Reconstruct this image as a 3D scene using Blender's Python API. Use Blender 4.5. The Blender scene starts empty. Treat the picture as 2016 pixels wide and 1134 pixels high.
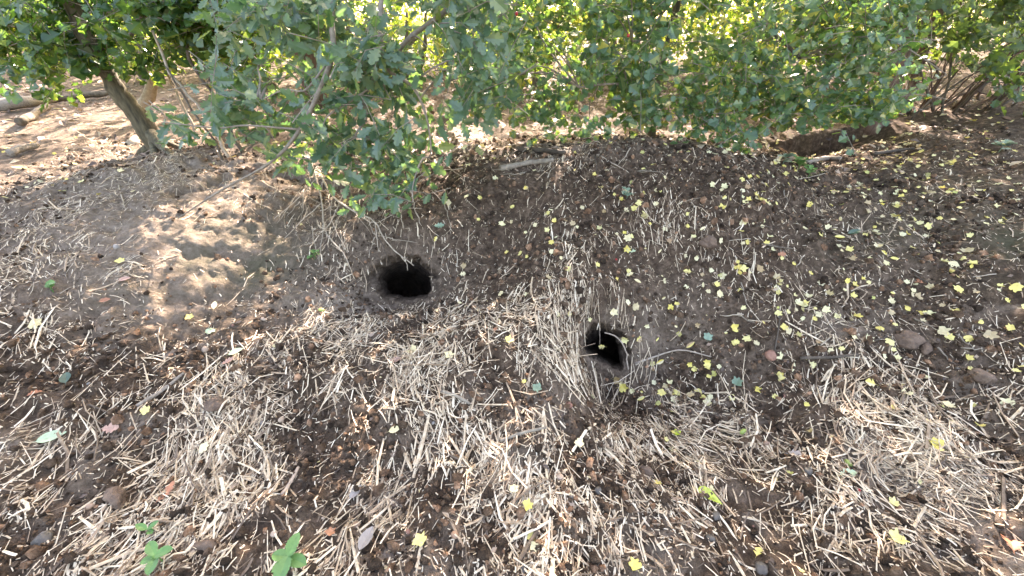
import bpy, math
import numpy as np
from mathutils import Vector, Matrix

# ------------------------------------------------------------------ camera, sky, sun, exposure
scene = bpy.context.scene
col = scene.collection
CAM = np.array([0.0, 0.0, 1.35]); PITCH = math.radians(34); F = 760.0
SUN_EL, SUN_AZ = math.radians(34), math.radians(10)

cd = bpy.data.cameras.new('camera'); cam = bpy.data.objects.new('camera', cd); col.objects.link(cam)
cam.location = CAM; cam.rotation_euler = (math.pi/2 - PITCH, 0, 0)
cd.sensor_width = 36; cd.lens = 36*F/2016; cd.clip_start = 0.02; cd.clip_end = 500
scene.camera = cam

w = bpy.data.worlds.new('World'); scene.world = w; w.use_nodes = True
nt = w.node_tree
sky = nt.nodes.new('ShaderNodeTexSky'); sky.sky_type = 'NISHITA'; sky.sun_disc = False
sky.sun_elevation = SUN_EL; sky.sun_rotation = SUN_AZ
sky.air_density = 1.0; sky.dust_density = 4.0; sky.ozone_density = 0.6
nt.nodes['Background'].inputs['Strength'].default_value = 0.15
nt.links.new(sky.outputs[0], nt.nodes['Background'].inputs['Color'])

SUN = np.array([math.sin(SUN_AZ)*math.cos(SUN_EL), math.cos(SUN_AZ)*math.cos(SUN_EL), math.sin(SUN_EL)])
sl = bpy.data.lights.new('sun', 'SUN'); so = bpy.data.objects.new('sun', sl); col.objects.link(so)
sl.energy = 4.6; sl.angle = math.radians(0.5); sl.color = (1.0, 0.95, 0.94)
so.rotation_euler = Vector(SUN).to_track_quat('Z', 'Y').to_euler(); so.location = (2, 8, 12)

vs = scene.view_settings
vs.view_transform = 'Standard'; vs.look = 'None'; vs.gamma = 1.0; vs.use_curve_mapping = False
vs.exposure = 3.3
vs.use_white_balance = True; vs.white_balance_temperature = 7700; vs.white_balance_tint = 14
scene.cycles.max_bounces = 7; scene.cycles.diffuse_bounces = 3; scene.cycles.glossy_bounces = 2; scene.cycles.transmission_bounces = 4
scene.cycles.caustics_reflective = False; scene.cycles.caustics_refractive = False

# ------------------------------------------------------------------ picture <-> place
CS, SN = math.cos(PITCH), math.sin(PITCH)
def ray(u, v):
    up = 567.0 - v
    return np.array([u - 1008.0, F*CS + up*SN, up*CS - F*SN])
def at_y(u, v, y):
    d = ray(u, v); return CAM + d*(y/d[1])
def at_z(u, v, z):
    d = ray(u, v); return CAM + d*((z - CAM[2])/d[2])
def proj(P):
    P = np.asarray(P, float) - CAM
    dep = P[..., 1]*CS - P[..., 2]*SN
    up = P[..., 1]*SN + P[..., 2]*CS
    dep = np.where(dep < 0.05, 0.05, dep)
    return 1008 + F*P[..., 0]/dep, 567 - F*up/dep, dep

# ------------------------------------------------------------------ noise
_pr = np.random.default_rng(5)
_perm = _pr.permutation(512); _perm = np.concatenate([_perm, _perm, _perm])
_ga = _pr.uniform(0, 2*np.pi, 512)
def pnoise(x, y):
    xi = np.floor(x).astype(int); yi = np.floor(y).astype(int)
    xf = x - xi; yf = y - yi
    xi = xi % 512; yi = yi % 512
    def g(ix, iy, fx, fy):
        a = _ga[_perm[_perm[ix % 512] + iy % 512] % 512]
        return np.cos(a)*fx + np.sin(a)*fy
    s = xf*xf*xf*(xf*(xf*6-15)+10); t = yf*yf*yf*(yf*(yf*6-15)+10)
    a = g(xi, yi, xf, yf); b = g(xi+1, yi, xf-1, yf); c = g(xi, yi+1, xf, yf-1); d = g(xi+1, yi+1, xf-1, yf-1)
    return ((a*(1-s)+b*s)*(1-t) + (c*(1-s)+d*s)*t)*1.5
def sst(a, b, x):
    t = np.clip((x-a)/(b-a), 0, 1); return t*t*(3-2*t)

# ------------------------------------------------------------------ the lie of the land
CP = [(0,1134,.0),(500,1134,0),(1008,1134,0),(1500,1134,-.02),(2016,1134,0),
 (0,900,.08),(400,900,.02),(800,900,.0),(1200,900,-.03),(1600,900,-.03),(2016,900,.04),
 (700,690,.12),(900,690,.17),(1050,690,.18),(1100,760,.07),(850,780,.1),(600,650,.1),(950,620,.15),
 (793,600,.07),(680,560,.15),(900,540,.18),(1200,755,-.13),(1290,745,-.14),(1120,665,.14),(1180,610,.17),(1310,640,.06),
 (1450,760,-.09),(1700,760,.0),(2016,760,.1),(1450,600,.17),(1600,550,.24),(1800,550,.28),(2016,550,.33),
 (1500,450,.42),(1750,420,.42),(2016,400,.5),(1000,450,.37),(1200,450,.42),(1350,450,.43),(1000,360,.55),(1200,335,.62),
 (1400,325,.64),(880,420,.41),(793,475,.32),(1000,285,.52),(1200,275,.55),(800,335,.47),(650,330,.46),(1580,300,.45),(1750,280,.55),
 (1950,260,.65),(0,700,.2),(250,640,.2),(450,600,.15),(150,500,.38),(350,480,.36),(550,470,.3),(610,560,.16),(250,400,.46),
 (450,380,.47),(600,370,.45),(0,400,.45),(0,300,.5),(300,290,.5),(500,285,.5),(100,215,.55),(500,220,.56),(900,220,.56),
 (1200,220,.56),(1900,205,.72)]
CPW = [at_z(*c) for c in CP] + [np.array(p, float) for p in [(-2,-1,0),(2,-1,0),(0,-2,-.05),(-5,0,.3),(5,0,.35),(-9,8,.8),(9,8,.95),
 (0,11,.75),(0,24,.9),(-22,22,.9),(22,22,1),(-22,0,.6),(22,0,.6),(0,-22,0),(-22,-22,0),(22,-22,0)]]
CPW = np.array(CPW)
def _phi(r2): return 0.5*r2*np.log(np.maximum(r2, 1e-9))
def _fit():
    n = len(CPW); X = CPW[:, :2]
    K = _phi(((X[:, None]-X[None])**2).sum(-1)) + np.eye(n)*0.004
    Pm = np.hstack([np.ones((n, 1)), X])
    A = np.zeros((n+3, n+3)); A[:n, :n] = K; A[:n, n:] = Pm; A[n:, :n] = Pm.T
    b = np.zeros(n+3); b[:n] = CPW[:, 2]
    return np.linalg.solve(A, b)
TW = _fit()
def H0(x, y):
    sh = np.shape(x); x = np.ravel(x).astype(float); y = np.ravel(y).astype(float)
    rr = np.hypot(x, y); k = np.minimum(1, 26/np.maximum(rr, 1e-6)); x = x*k; y = y*k
    out = np.empty_like(x)
    for i in range(0, len(x), 60000):
        s = slice(i, i+60000)
        r2 = (x[s, None]-CPW[None, :, 0])**2 + (y[s, None]-CPW[None, :, 1])**2
        out[s] = _phi(r2) @ TW[:-3] + TW[-3] + TW[-2]*x[s] + TW[-1]*y[s]
    return out.reshape(sh)
# burrow mouths: centre, tunnel axis, half-widths
def hole(u, v, z, r1, r2, down, az, tilt, D, outline):
    c = at_z(u, v, z)
    a = np.array([math.sin(az)*math.cos(down), math.cos(az)*math.cos(down), -math.sin(down)])
    e1 = np.cross(a, [0, 0, 1]); e1 /= np.linalg.norm(e1); e2 = np.cross(e1, a)
    f1 = e1*math.cos(tilt)+e2*math.sin(tilt); f2 = -e1*math.sin(tilt)+e2*math.cos(tilt)
    A_, R_ = [], []
    for pu_, pv_ in outline:
        d = ray(pu_, pv_); t = np.dot(c-CAM, a)/np.dot(d, a); q = CAM+d*t-c
        x_, y_ = np.dot(q, f1)/r1, np.dot(q, f2)/r2; A_.append(math.atan2(y_, x_)); R_.append(math.hypot(x_, y_))
    o_ = np.argsort(A_)
    return dict(px=outline, c=c, a=a, e1=f1, e2=f2, r1=r1, r2=r2, D=D, A=np.array(A_)[o_], R=np.array(R_)[o_])
HOLES = [hole(793, 553, .135, .172, .122, math.radians(27), math.radians(-6), 0, 1.0, [(737,548),(743,532),(763,522),(790,515),(815,519),(835,533),(847,553),(849,573),(836,586),(810,591),(780,591),(755,586),(740,572)]),
         hole(1193, 697, .02, .135, .118, math.radians(32), math.radians(7), 0, .95, [(1148,690),(1160,672),(1180,656),(1202,659),(1222,671),(1232,690),(1236,715),(1239,740),(1222,738),(1200,728),(1180,715),(1160,702)])]
SCARPS = [((330, 462), (560, 450), .025, .12), ((560, 350), (690, 372), .07, .2), ((340, 395), (520, 345), .06, .18), ((1490, 292), (1690, 280), .2, .55)]
SC = [(at_z(*a, .42)[:2], at_z(*b, .42)[:2], d, l) for a, b, d, l in SCARPS]
DOME = at_z(380, 480, .38)
def H(x, y, fine=True):
    x = np.asarray(x, float); y = np.asarray(y, float)
    z = H0(x, y)
    # worn entry hollows in front of both mouths
    for k, h in enumerate(HOLES):
        cx, cy = h['c'][0], h['c'][1]
        dx = (x-cx)/(.2 if k == 0 else .17); dy = (y-(cy-.02))/(.15 if k == 0 else .14)
        z = z - (.125 if k == 0 else .18)*np.exp(-(dx*dx+dy*dy))
        dy2 = (y-(cy+.22))/.1; dx2 = (x-cx)/.26
        z = z + .07*np.exp(-(dx2*dx2+dy2*dy2))
    for a, b, d, l in SC:
        t = b-a; L = np.hypot(*t); t = t/L; n = np.array([-t[1], t[0]])
        s = ((x-a[0])*t[0]+(y-a[1])*t[1])/L; q = (x-a[0])*n[0]+(y-a[1])*n[1] + .03*pnoise(x*5+3, y*5) + .02*pnoise(x*13, y*13)
        m = sst(-.1, .15, s)*sst(1.1, .85, s)
        z = z - d*m*sst(.02, -.03, q)*sst(-l, -.03, q)
    near = sst(9, 3, np.hypot(x, y))
    z = z + .035*pnoise(x*1.7+9, y*1.7) + (.034*pnoise(x*4+1, y*4+7) + .03*np.abs(pnoise(x*2.6+5, y*5.5+2)))*near*(1-.85*np.exp(-((x-DOME[0])/.75)**2-((y-DOME[1])/.6)**2))
    if fine:
        u, v, _ = proj(np.stack([x, y, z], -1))
        rough = 1 - .35*np.exp(-((u-380)/200)**2-((v-510)/95)**2) - .45*np.exp(-((u-1330)/110)**2-((v-600)/70)**2)
        z = z + near*rough*(.024*pnoise(x*11, y*11+3) + .011*pnoise(x*24+5, y*24) + .008*np.abs(pnoise(x*43, y*43+2)))
    return z
def H1(x, y): return float(H(np.array([x]), np.array([y]))[0])
def nrm(x, y, e=.03):
    x = np.asarray(x, float); y = np.asarray(y, float)
    gx = (H(x+e, y, False)-H(x-e, y, False))/(2*e); gy = (H(x, y+e, False)-H(x, y-e, False))/(2*e)
    n = np.stack([-gx, -gy, np.ones_like(gx)], -1); return n/np.linalg.norm(n, axis=-1, keepdims=True)
def hit(u, v, lift=0.0):
    d = ray(u, v); d = d/np.linalg.norm(d)
    ts = np.linspace(.8, 14, 130); P = CAM + ts[:, None]*d
    below = P[:, 2] < H(P[:, 0], P[:, 1], False) + max(lift, 0) + .02
    i = int(np.argmax(below)) if below.any() else len(ts)-1
    ts = np.linspace(ts[max(i-1, 0)], ts[i]+.12, 60); P = CAM + ts[:, None]*d
    below = P[:, 2] < H(P[:, 0], P[:, 1]) + max(lift, 0)
    i = int(np.argmax(below)) if below.any() else len(ts)-1
    p = P[i].copy(); p[2] = H1(p[0], p[1]) + lift
    return p

# ------------------------------------------------------------------ mesh helpers
def mesh_from(name, V, faces, mat=None, smooth=False):
    V = np.ascontiguousarray(V, np.float32)
    m = bpy.data.meshes.new(name); m.vertices.add(len(V)); m.vertices.foreach_set('co', V.ravel())
    li = []; tot = []
    for f in faces:
        f = np.asarray(f, np.int32)
        if len(f): li.append(f.ravel()); tot.append(np.full(len(f), f.shape[1], np.int32))
    li = np.concatenate(li); tot = np.concatenate(tot)
    st = np.concatenate([[0], np.cumsum(tot)[:-1]]).astype(np.int32)
    m.loops.add(len(li)); m.loops.foreach_set('vertex_index', li)
    m.polygons.add(len(tot)); m.polygons.foreach_set('loop_start', st)
    try: m.polygons.foreach_set('loop_total', tot)
    except Exception: pass
    m.polygons.foreach_set('use_smooth', np.full(len(tot), smooth, bool))
    m.update(calc_edges=True); m.validate()
    if mat: m.materials.append(mat)
    return m
def link(name, data, parent=None, M=None):
    o = bpy.data.objects.new(name, data); col.objects.link(o)
    if parent is not None: o.parent = parent
    if M is not None: o.matrix_basis = M
    return o
def tag(o, label=None, cat=None, group=None, kind=None):
    if label: o['label'] = label
    if cat: o['category'] = cat
    if group: o['group'] = group
    if kind: o['kind'] = kind
    return o
def norm(a): return a/np.maximum(np.linalg.norm(a, axis=-1, keepdims=True), 1e-9)
def tubes(P, Rad, sides=4, flat=1.0, cap=True):
    """P (N,K,3) polylines, Rad (N,K) radii -> verts, [quads, caps]"""
    P = np.asarray(P, float); Rad = np.asarray(Rad, float); N, K, _ = P.shape
    T = norm(np.gradient(P, axis=1))
    up = np.where(np.abs(T[..., 2:3]) > .92, np.array([1., 0, 0]), np.array([0, 0, 1.]))
    S = norm(np.cross(T, up)); Nn = np.cross(S, T)
    a = np.arange(sides)*2*np.pi/sides
    V = P[:, :, None] + Rad[:, :, None, None]*(np.cos(a)[None, None, :, None]*S[:, :, None] + flat*np.sin(a)[None, None, :, None]*Nn[:, :, None])
    base = (np.arange(N)*K*sides)[:, None, None]; k = (np.arange(K-1)*sides)[None, :, None]; s = np.arange(sides)[None, None]
    s2 = (s+1) % sides
    q = np.stack([base+k+s, base+k+s2, base+k+sides+s2, base+k+sides+s], -1).reshape(-1, 4)
    fs = [q]
    if cap:
        b0 = (np.arange(N)*K*sides)[:, None]
        fs.append((b0+np.arange(sides)[None, ::-1])); fs.append(b0+(K-1)*sides+np.arange(sides)[None])
    return V.reshape(-1, 3), fs
def spline(pts, n):
    """Catmull-Rom through pts"""
    p = np.asarray(pts, float); p = np.vstack([2*p[0]-p[1], p, 2*p[-1]-p[-2]]); m = len(p)-3
    out = []
    for t in np.linspace(0, m-1e-6, n):
        i = int(t); f = t-i; a, b, c, d = p[i:i+4]
        out.append(.5*((2*b)+(-a+c)*f+(2*a-5*b+4*c-d)*f*f+(-a+3*b-3*c+d)*f**3))
    return np.array(out)
def limb(name, pts, r0, r1, mat, parent=None, n=12, sides=8, wob=0.0, seed=0, origin=None):
    P = spline(pts, n); rg = np.random.default_rng(seed+len(pts)*13)
    if wob: P[1:-1] += rg.normal(0, wob, P[1:-1].shape)
    rad = np.linspace(r0, r1, n)*(1+rg.normal(0, .07, n))
    if origin is not None: P = P-np.asarray(origin)
    V, f = tubes(P[None], rad[None], sides)
    if wob or r0 > .02:
        V = V + rg.normal(0, r1*.07, V.shape)
    return link(name, mesh_from(name, V, f, mat, True), parent)
def place(T, tris, X, Y, Z, pos, size):
    """instances of a template: arrays (N,3) axes, positions, (N,) sizes"""
    V = pos[:, None] + size[:, None, None]*(T[None, :, 0:1]*X[:, None]+T[None, :, 1:2]*Y[:, None]+T[None, :, 2:3]*Z[:, None])
    f = (np.arange(len(pos))*len(T))[:, None, None]+tris[None]
    return V.reshape(-1, 3), f.reshape(-1, 3)
def basis(X, Z):
    X = norm(X); Y = norm(np.cross(Z, X)); Z = np.cross(X, Y); return X, Y, Z

# ------------------------------------------------------------------ leaf shapes
def leaf_half(half, ribs, curl, fold, stalk=.25):
    V = []; tris = []
    for sgn in (1, -1):
        b = len(V)
        for x in ribs: V.append((x, 0))
        o = len(V)
        for p in half: V.append((p[0], sgn*p[1]))
        k = 0
        for i in range(len(half)-1):
            mid = (half[i][0]+half[i+1][0])/2
            while k+1 < len(ribs) and abs(ribs[k+1]-mid) < abs(ribs[k]-mid):
                tris.append((b+k, b+k+1, o+i)); k += 1
            tris.append((b+k, o+i+1, o+i))
        while k+1 < len(ribs): tris.append((b+k, b+k+1, o+len(half)-1)); k += 1
    if stalk:
        o = len(V); V += [(0, .012), (0, -.012), (-stalk, 0)]; tris.append((o, o+2, o+1))
    V = np.array(V, float); T = np.column_stack([V, curl*(V[:, 0]-.2)**2*np.sign(V[:, 0]-.2) + fold*np.abs(V[:, 1])])
    return T, np.array(tris)
OAKH = [(0,0),(.1,.03),(.2,.13),(.27,.17),(.33,.1),(.4,.2),(.5,.29),(.55,.16),(.64,.24),(.75,.27),(.79,.13),(.9,.15),(.97,.09),(1,0)]
HAWH = [(0,0),(.16,.05),(.3,.28),(.42,.42),(.46,.13),(.6,.35),(.74,.36),(.75,.1),(.9,.17),(1,0)]
POINT = [(0,0),(.06,.16),(.2,.29),(.4,.3),(.6,.22),(.8,.11),(1,0)]
OVAL = [(0,0),(.08,.12),(.28,.24),(.55,.26),(.8,.17),(.95,.06),(1,0)]
def maple(curl, fold, rng):
    ang = [0,12,24,36,50,64,78,92,112,138,165]; rr = [.57,.52,.42,.5,.55,.48,.42,.44,.47,.4,.28]
    pts = [(a, r) for a, r in zip(ang, rr)] + [(-a, r) for a, r in zip(ang[:0:-1], rr[:0:-1])]
    V = [(.12, 0, 0)]
    for a, r in pts:
        r *= 1+rng.normal(0, .09); x = r*math.cos(math.radians(a)); y = r*math.sin(math.radians(a))
        V.append((x, y, curl*(x*x+y*y)*(1+.5*math.sin(math.radians(a*3)))+fold*abs(y)))
    n = len(pts); tris = [(0, 1+i, 1+(i+1) % n) for i in range(n)]
    b = len(V); V += [(-.15, .018, 0), (-.15, -.018, 0), (-.75, .1, .05)]; tris.append((b, b+2, b+1))
    return np.array(V), np.array(tris)
KITE = (np.array([(0,0,0),(.45,.3,.09),(1,0,-.08),(.45,-.3,.09),(.45,0,0)], float), np.array([(0,4,1),(1,4,2),(0,3,4),(3,2,4)]))
_lr = np.random.default_rng(3)
OAK = [leaf_half(OAKH, [0,.3,.6,1], c, f) for c, f in ((-.25,.25),(-.1,.1),(.12,.3))]
HAW = [leaf_half(HAWH, [0,.4,1], c, f) for c, f in ((-.25,.25),(-.05,.1),(.15,.35))]
MAP = [maple(c, f, _lr) for c, f in ((.15,.1),(.5,.0),(-.4,.2),(.2,.6),(.8,.1))]
OAKG = [leaf_half(OAKH, [0,.3,.6,1], c, f) for c, f in ((.3,.4),(-.4,.5),(.5,.1))]
OVL = leaf_half(OVAL, [0,.5,1], .2, .4)
PNT = leaf_half(POINT, [0,.3,.6,1], -.2, .25)

# ------------------------------------------------------------------ materials
def mat(name):
    m = bpy.data.materials.new(name); m.use_nodes = True
    n = m.node_tree.nodes; l = m.node_tree.links; return m, n, l, n['Principled BSDF']
def ramp(n, stops):
    r = n.new('ShaderNodeValToRGB'); e = r.color_ramp.elements
    while len(e) < len(stops): e.new(.5)
    for k, (p, c) in zip(e, stops): k.position = p; k.color = (*c, 1)
    return r
def rnd(n, l):
    g = n.new('ShaderNodeNewGeometry'); o = n.new('ShaderNodeObjectInfo')
    a = n.new('ShaderNodeMath'); a.operation = 'ADD'; l.new(g.outputs['Random Per Island'], a.inputs[0]); l.new(o.outputs['Random'], a.inputs[1])
    f = n.new('ShaderNodeMath'); f.operation = 'FRACT'; l.new(a.outputs[0], f.inputs[0]); return f.outputs[0]
def noise(n, l, scale, detail=4, coord=None, rough=.6):
    t = n.new('ShaderNodeTexNoise'); t.inputs['Scale'].default_value = scale; t.inputs['Detail'].default_value = detail; t.inputs['Roughness'].default_value = rough
    if coord is None:
        coord = n.new('ShaderNodeNewGeometry').outputs['Position']
    l.new(coord, t.inputs['Vector']); return t
def bump(n, l, h, strength, dist, nxt=None):
    b = n.new('ShaderNodeBump'); b.inputs['Strength'].default_value = strength; b.inputs['Distance'].default_value = dist
    l.new(h, b.inputs['Height'])
    if nxt is not None: l.new(nxt, b.inputs['Normal'])
    return b.outputs[0]
def mixc(n, l, fac, a, b, mode='MIX'):
    m = n.new('ShaderNodeMix'); m.data_type = 'RGBA'; m.blend_type = mode
    for s, v in ((m.inputs[0], fac), (m.inputs[6], a), (m.inputs[7], b)):
        if hasattr(v, 'links'): l.new(v, s)
        elif isinstance(v, (tuple, list)): s.default_value = (*v, 1)
        else: s.default_value = v
    return m.outputs[2]
def leaf_mat(name, stops, tstops=None, rough=.27, tf=.4, spec=.75, spot=.25):
    m, n, l, p = mat(name); r = rnd(n, l); c = ramp(n, stops); l.new(r, c.inputs[0])
    nz = noise(n, l, 70, 2); sp = ramp(n, [(.35, (1, 1, 1)), (.75, (1-spot,)*3)]); l.new(nz.outputs[0], sp.inputs[0])
    cc = mixc(n, l, 1.0, c.outputs[0], sp.outputs[0], 'MULTIPLY')
    l.new(cc, p.inputs['Base Color']); p.inputs['Roughness'].default_value = rough; p.inputs['Specular IOR Level'].default_value = spec
    if tf:
        t = n.new('ShaderNodeBsdfTranslucent')
        if tstops:
            c2 = ramp(n, tstops); l.new(r, c2.inputs[0]); l.new(c2.outputs[0], t.inputs[0])
        else: l.new(cc, t.inputs[0])
        mx = n.new('ShaderNodeMixShader'); mx.inputs[0].default_value = tf
        l.new(p.outputs[0], mx.inputs[1]); l.new(t.outputs[0], mx.inputs[2]); l.new(mx.outputs[0], n['Material Output'].inputs[0])
    return m
G_OAK = [(0, (.06,.11,.068)), (.5, (.098,.16,.098)), (.85, (.135,.2,.115)), (1, (.17,.22,.08))]
T_OAK = [(0, (.12,.26,.07)), (.75, (.22,.38,.08)), (1, (.45,.5,.1))]
M = {}
M['oak'] = leaf_mat('oak_leaf_green', G_OAK, T_OAK)
M['haw'] = leaf_mat('hawthorn_leaf_green', [(0, (.06,.115,.06)), (.6, (.1,.17,.085)), (.9, (.15,.22,.09)), (1, (.48,.42,.08))], [(0, (.16,.34,.06)), (.75, (.3,.5,.07)), (1, (.65,.62,.08))], rough=.27, tf=.38)
M['maple'] = leaf_mat('maple_leaf_green', [(0, (.03,.075,.025)), (.6, (.055,.12,.035)), (1, (.11,.17,.04))], [(0, (.12,.27,.04)), (.75, (.24,.42,.05)), (1, (.5,.56,.06))])
M['thicket'] = leaf_mat('thicket_leaf_green', [(0, (.03,.07,.03)), (1, (.08,.13,.045))], [(0, (.14,.26,.04)), (1, (.35,.45,.06))], rough=.5)
M['far'] = leaf_mat('sunlit_leaf_green', [(0, (.06,.12,.025)), (.6, (.1,.18,.03)), (1, (.2,.24,.04))], [(0, (.3,.5,.05)), (.6, (.5,.66,.07)), (1, (.75,.72,.1))], tf=.5)
M['yellow'] = leaf_mat('fallen_yellow_leaf', [(0, (.7,.54,.11)), (.3, (.74,.64,.24)), (.6, (.72,.65,.4)), (.78, (.55,.44,.25)), (.9, (.36,.22,.11)), (1, (.5,.5,.14))], rough=.55, tf=.2, spot=.18)
M['gold'] = leaf_mat('bright_yellow_leaf', [(0, (.74,.6,.13)), (1, (.76,.67,.26))], rough=.5, tf=.2, spot=.15)
M['cream'] = leaf_mat('cream_leaf', [(0, (.75,.62,.33)), (1, (.7,.6,.36))], rough=.6, tf=.15)
M['orange'] = leaf_mat('rusty_oak_leaf', [(0, (.4,.15,.07)), (1, (.46,.2,.1))], rough=.6, tf=.15, spot=.4)
M['pink'] = leaf_mat('pinkish_brown_leaf', [(0, (.52,.29,.21)), (1, (.48,.3,.23))], rough=.6, tf=.15, spot=.35)
M['bluegreen'] = leaf_mat('fallen_green_leaf', [(0, (.2,.29,.2)), (1, (.15,.22,.14))], rough=.5, tf=.2)
M['darkgreen'] = leaf_mat('dark_green_leaf', [(0, (.03,.07,.045)), (1, (.04,.09,.05))], rough=.45, tf=.2)
M['palegreen'] = leaf_mat('pale_green_leaf', [(0, (.5,.58,.36)), (1, (.45,.55,.36))], rough=.55, tf=.2)
M['lime'] = leaf_mat('yellow_green_leaf', [(0, (.5,.6,.06)), (1, (.55,.62,.08))], rough=.45, tf=.25, spot=.4)
M['greyleaf'] = leaf_mat('grey_brown_leaf', [(0, (.28,.23,.2)), (1, (.33,.28,.25))], rough=.7, tf=.1)
M['brownleaf'] = leaf_mat('brown_litter_leaf', [(0, (.05,.03,.022)), (.4, (.13,.08,.055)), (.65, (.3,.2,.14)), (.88, (.5,.39,.28)), (1, (.62,.5,.2))], rough=.65, tf=.15)
M['nettle'] = leaf_mat('nettle_leaf_green', [(0, (.1,.24,.06)), (1, (.15,.3,.07))], rough=.5, tf=.3)

def straw_mat():
    m, n, l, p = mat('dry_straw'); r = rnd(n, l)
    c = ramp(n, [(0, (.09,.06,.04)), (.2, (.27,.19,.125)), (.42, (.49,.37,.25)), (.72, (.65,.525,.375)), (1, (.8,.68,.52))]); l.new(r, c.inputs[0])
    nz = noise(n, l, 55, 3); d = ramp(n, [(.3, (.62,.55,.5)), (.6, (1, 1, 1))]); l.new(nz.outputs[0], d.inputs[0])
    l.new(mixc(n, l, 1.0, c.outputs[0], d.outputs[0], 'MULTIPLY'), p.inputs['Base Color'])
    p.inputs['Roughness'].default_value = .48; p.inputs['Specular IOR Level'].default_value = .4
    return m
M['straw'] = straw_mat()
def soil_mat(name='soil', crumbs=False):
    m, n, l, p = mat(name)
    pos = n.new('ShaderNodeNewGeometry').outputs['Position']
    n1 = noise(n, l, 3.2, 6, pos); n2 = noise(n, l, 26, 8, pos, .7); n3 = noise(n, l, 150, 6, pos, .75)
    c1 = ramp(n, [(.3, (.036,.022,.0145)), (.5, (.09,.058,.038)), (.7, (.225,.153,.106))]); l.new(n2.outputs[0], c1.inputs[0])
    c = c1.outputs[0]
    if crumbs:
        r = rnd(n, l); c3 = ramp(n, [(0, (.5,.5,.5)), (.45, (1, 1, 1)), (.75, (1.7,1.6,1.5)), (.9, (2.6,2.3,2.1)), (1, (4.2,3.6,3.2))]); l.new(r, c3.inputs[0])
        c = mixc(n, l, 1.0, c, c3.outputs[0], 'MULTIPLY')
    else:
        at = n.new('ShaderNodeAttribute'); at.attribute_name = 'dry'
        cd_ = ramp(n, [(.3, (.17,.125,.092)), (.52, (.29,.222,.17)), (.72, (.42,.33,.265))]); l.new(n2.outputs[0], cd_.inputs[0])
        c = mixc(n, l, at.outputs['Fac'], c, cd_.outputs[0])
        am = n.new('ShaderNodeAttribute'); am.attribute_name = 'moss'
        mm = n.new('ShaderNodeMath'); mm.operation = 'MULTIPLY'; l.new(am.outputs['Fac'], mm.inputs[0])
        mr = ramp(n, [(.4, (0, 0, 0)), (.6, (1, 1, 1))]); l.new(n1.outputs[0], mr.inputs[0]); l.new(mr.outputs[0], mm.inputs[1])
        c = mixc(n, l, mm.outputs[0], c, (.1,.095,.055))
        sp = ramp(n, [(.66, (0, 0, 0)), (.74, (1, 1, 1))]); l.new(n3.outputs[0], sp.inputs[0])
        c = mixc(n, l, sp.outputs[0], c, (.3,.23,.17))
    l.new(c, p.inputs['Base Color']); p.inputs['Roughness'].default_value = .92; p.inputs['Specular IOR Level'].default_value = .2
    b = bump(n, l, n3.outputs[0], 1.0, .01); b = bump(n, l, n2.outputs[0], 1.0, .03, b)
    l.new(b, p.inputs['Normal']); return m
M['soil'] = soil_mat(); M['crumb'] = soil_mat('soil_crumb', True)
def plain(name, stops, scale, rough=.85, bs=.6, bd=.01, stretch=None):
    m, n, l, p = mat(name)
    tc = n.new('ShaderNodeTexCoord').outputs['Object']
    if stretch:
        mp = n.new('ShaderNodeMapping'); mp.inputs['Scale'].default_value = stretch; l.new(tc, mp.inputs[0]); tc = mp.outputs[0]
    nz = noise(n, l, scale, 6, tc); c = ramp(n, stops); l.new(nz.outputs[0], c.inputs[0])
    l.new(c.outputs[0], p.inputs['Base Color']); p.inputs['Roughness'].default_value = rough
    l.new(bump(n, l, nz.outputs[0], bs, bd), p.inputs['Normal']); return m
M['bark'] = plain('grey_brown_bark', [(.3, (.05,.038,.028)), (.6, (.14,.11,.08)), (.8, (.2,.17,.12))], 14, stretch=(3, 3, .7))
M['barkg'] = plain('greenish_bark', [(.3, (.03,.024,.013)), (.55, (.1,.082,.046)), (.8, (.2,.165,.1))], 14, stretch=(3, 3, .7))
M['barkr'] = plain('reddish_bark', [(.3, (.05,.03,.022)), (.6, (.16,.1,.07)), (.8, (.26,.18,.13))], 12, stretch=(4, 4, .5))
M['twig'] = plain('grey_twig', [(.3, (.14,.11,.085)), (.7, (.3,.25,.19))], 40)
M['deadtwig'] = plain('pale_dead_twig', [(.3, (.24,.19,.14)), (.7, (.46,.38,.29))], 40)
M['darktwig'] = plain('dark_twig', [(.3, (.04,.03,.022)), (.7, (.1,.075,.055))], 40)
M['log'] = plain('weathered_wood', [(.3, (.13,.1,.08)), (.6, (.3,.25,.2)), (.8, (.4,.34,.28))], 18, stretch=(1, 6, 6))
M['clod'] = plain('brown_clod', [(.3, (.08,.05,.035)), (.6, (.17,.11,.075)), (.8, (.26,.18,.13))], 30, bs=1, bd=.02)
M['stone'] = plain('grey_stone', [(.3, (.16,.14,.125)), (.7, (.34,.3,.27))], 25)
M['tanstone'] = plain('tan_stone', [(.3, (.3,.21,.15)), (.7, (.5,.38,.29))], 25)
M['redstone'] = plain('reddish_stone', [(.3, (.16,.07,.05)), (.7, (.32,.17,.12))], 25)
M['flint'] = plain('blue_black_stone', [(.3, (.045,.036,.028)), (.62, (.11,.09,.072)), (.8, (.34,.3,.26))], 30, rough=.5)
M['acorn'] = plain('brown_acorn', [(.3, (.2,.11,.065)), (.7, (.38,.25,.17))], 12, rough=.4, bs=.1)
M['acorng'] = plain('green_acorn', [(.3, (.28,.36,.08)), (.7, (.42,.48,.14))], 12, rough=.4, bs=.1)
M['berry'] = plain('red_haw', [(.3, (.3,.012,.015)), (.7, (.5,.03,.03))], 20, rough=.3, bs=.05)
M['root'] = plain('pale_root', [(.3, (.2,.15,.11)), (.7, (.38,.31,.25))], 50)

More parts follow.
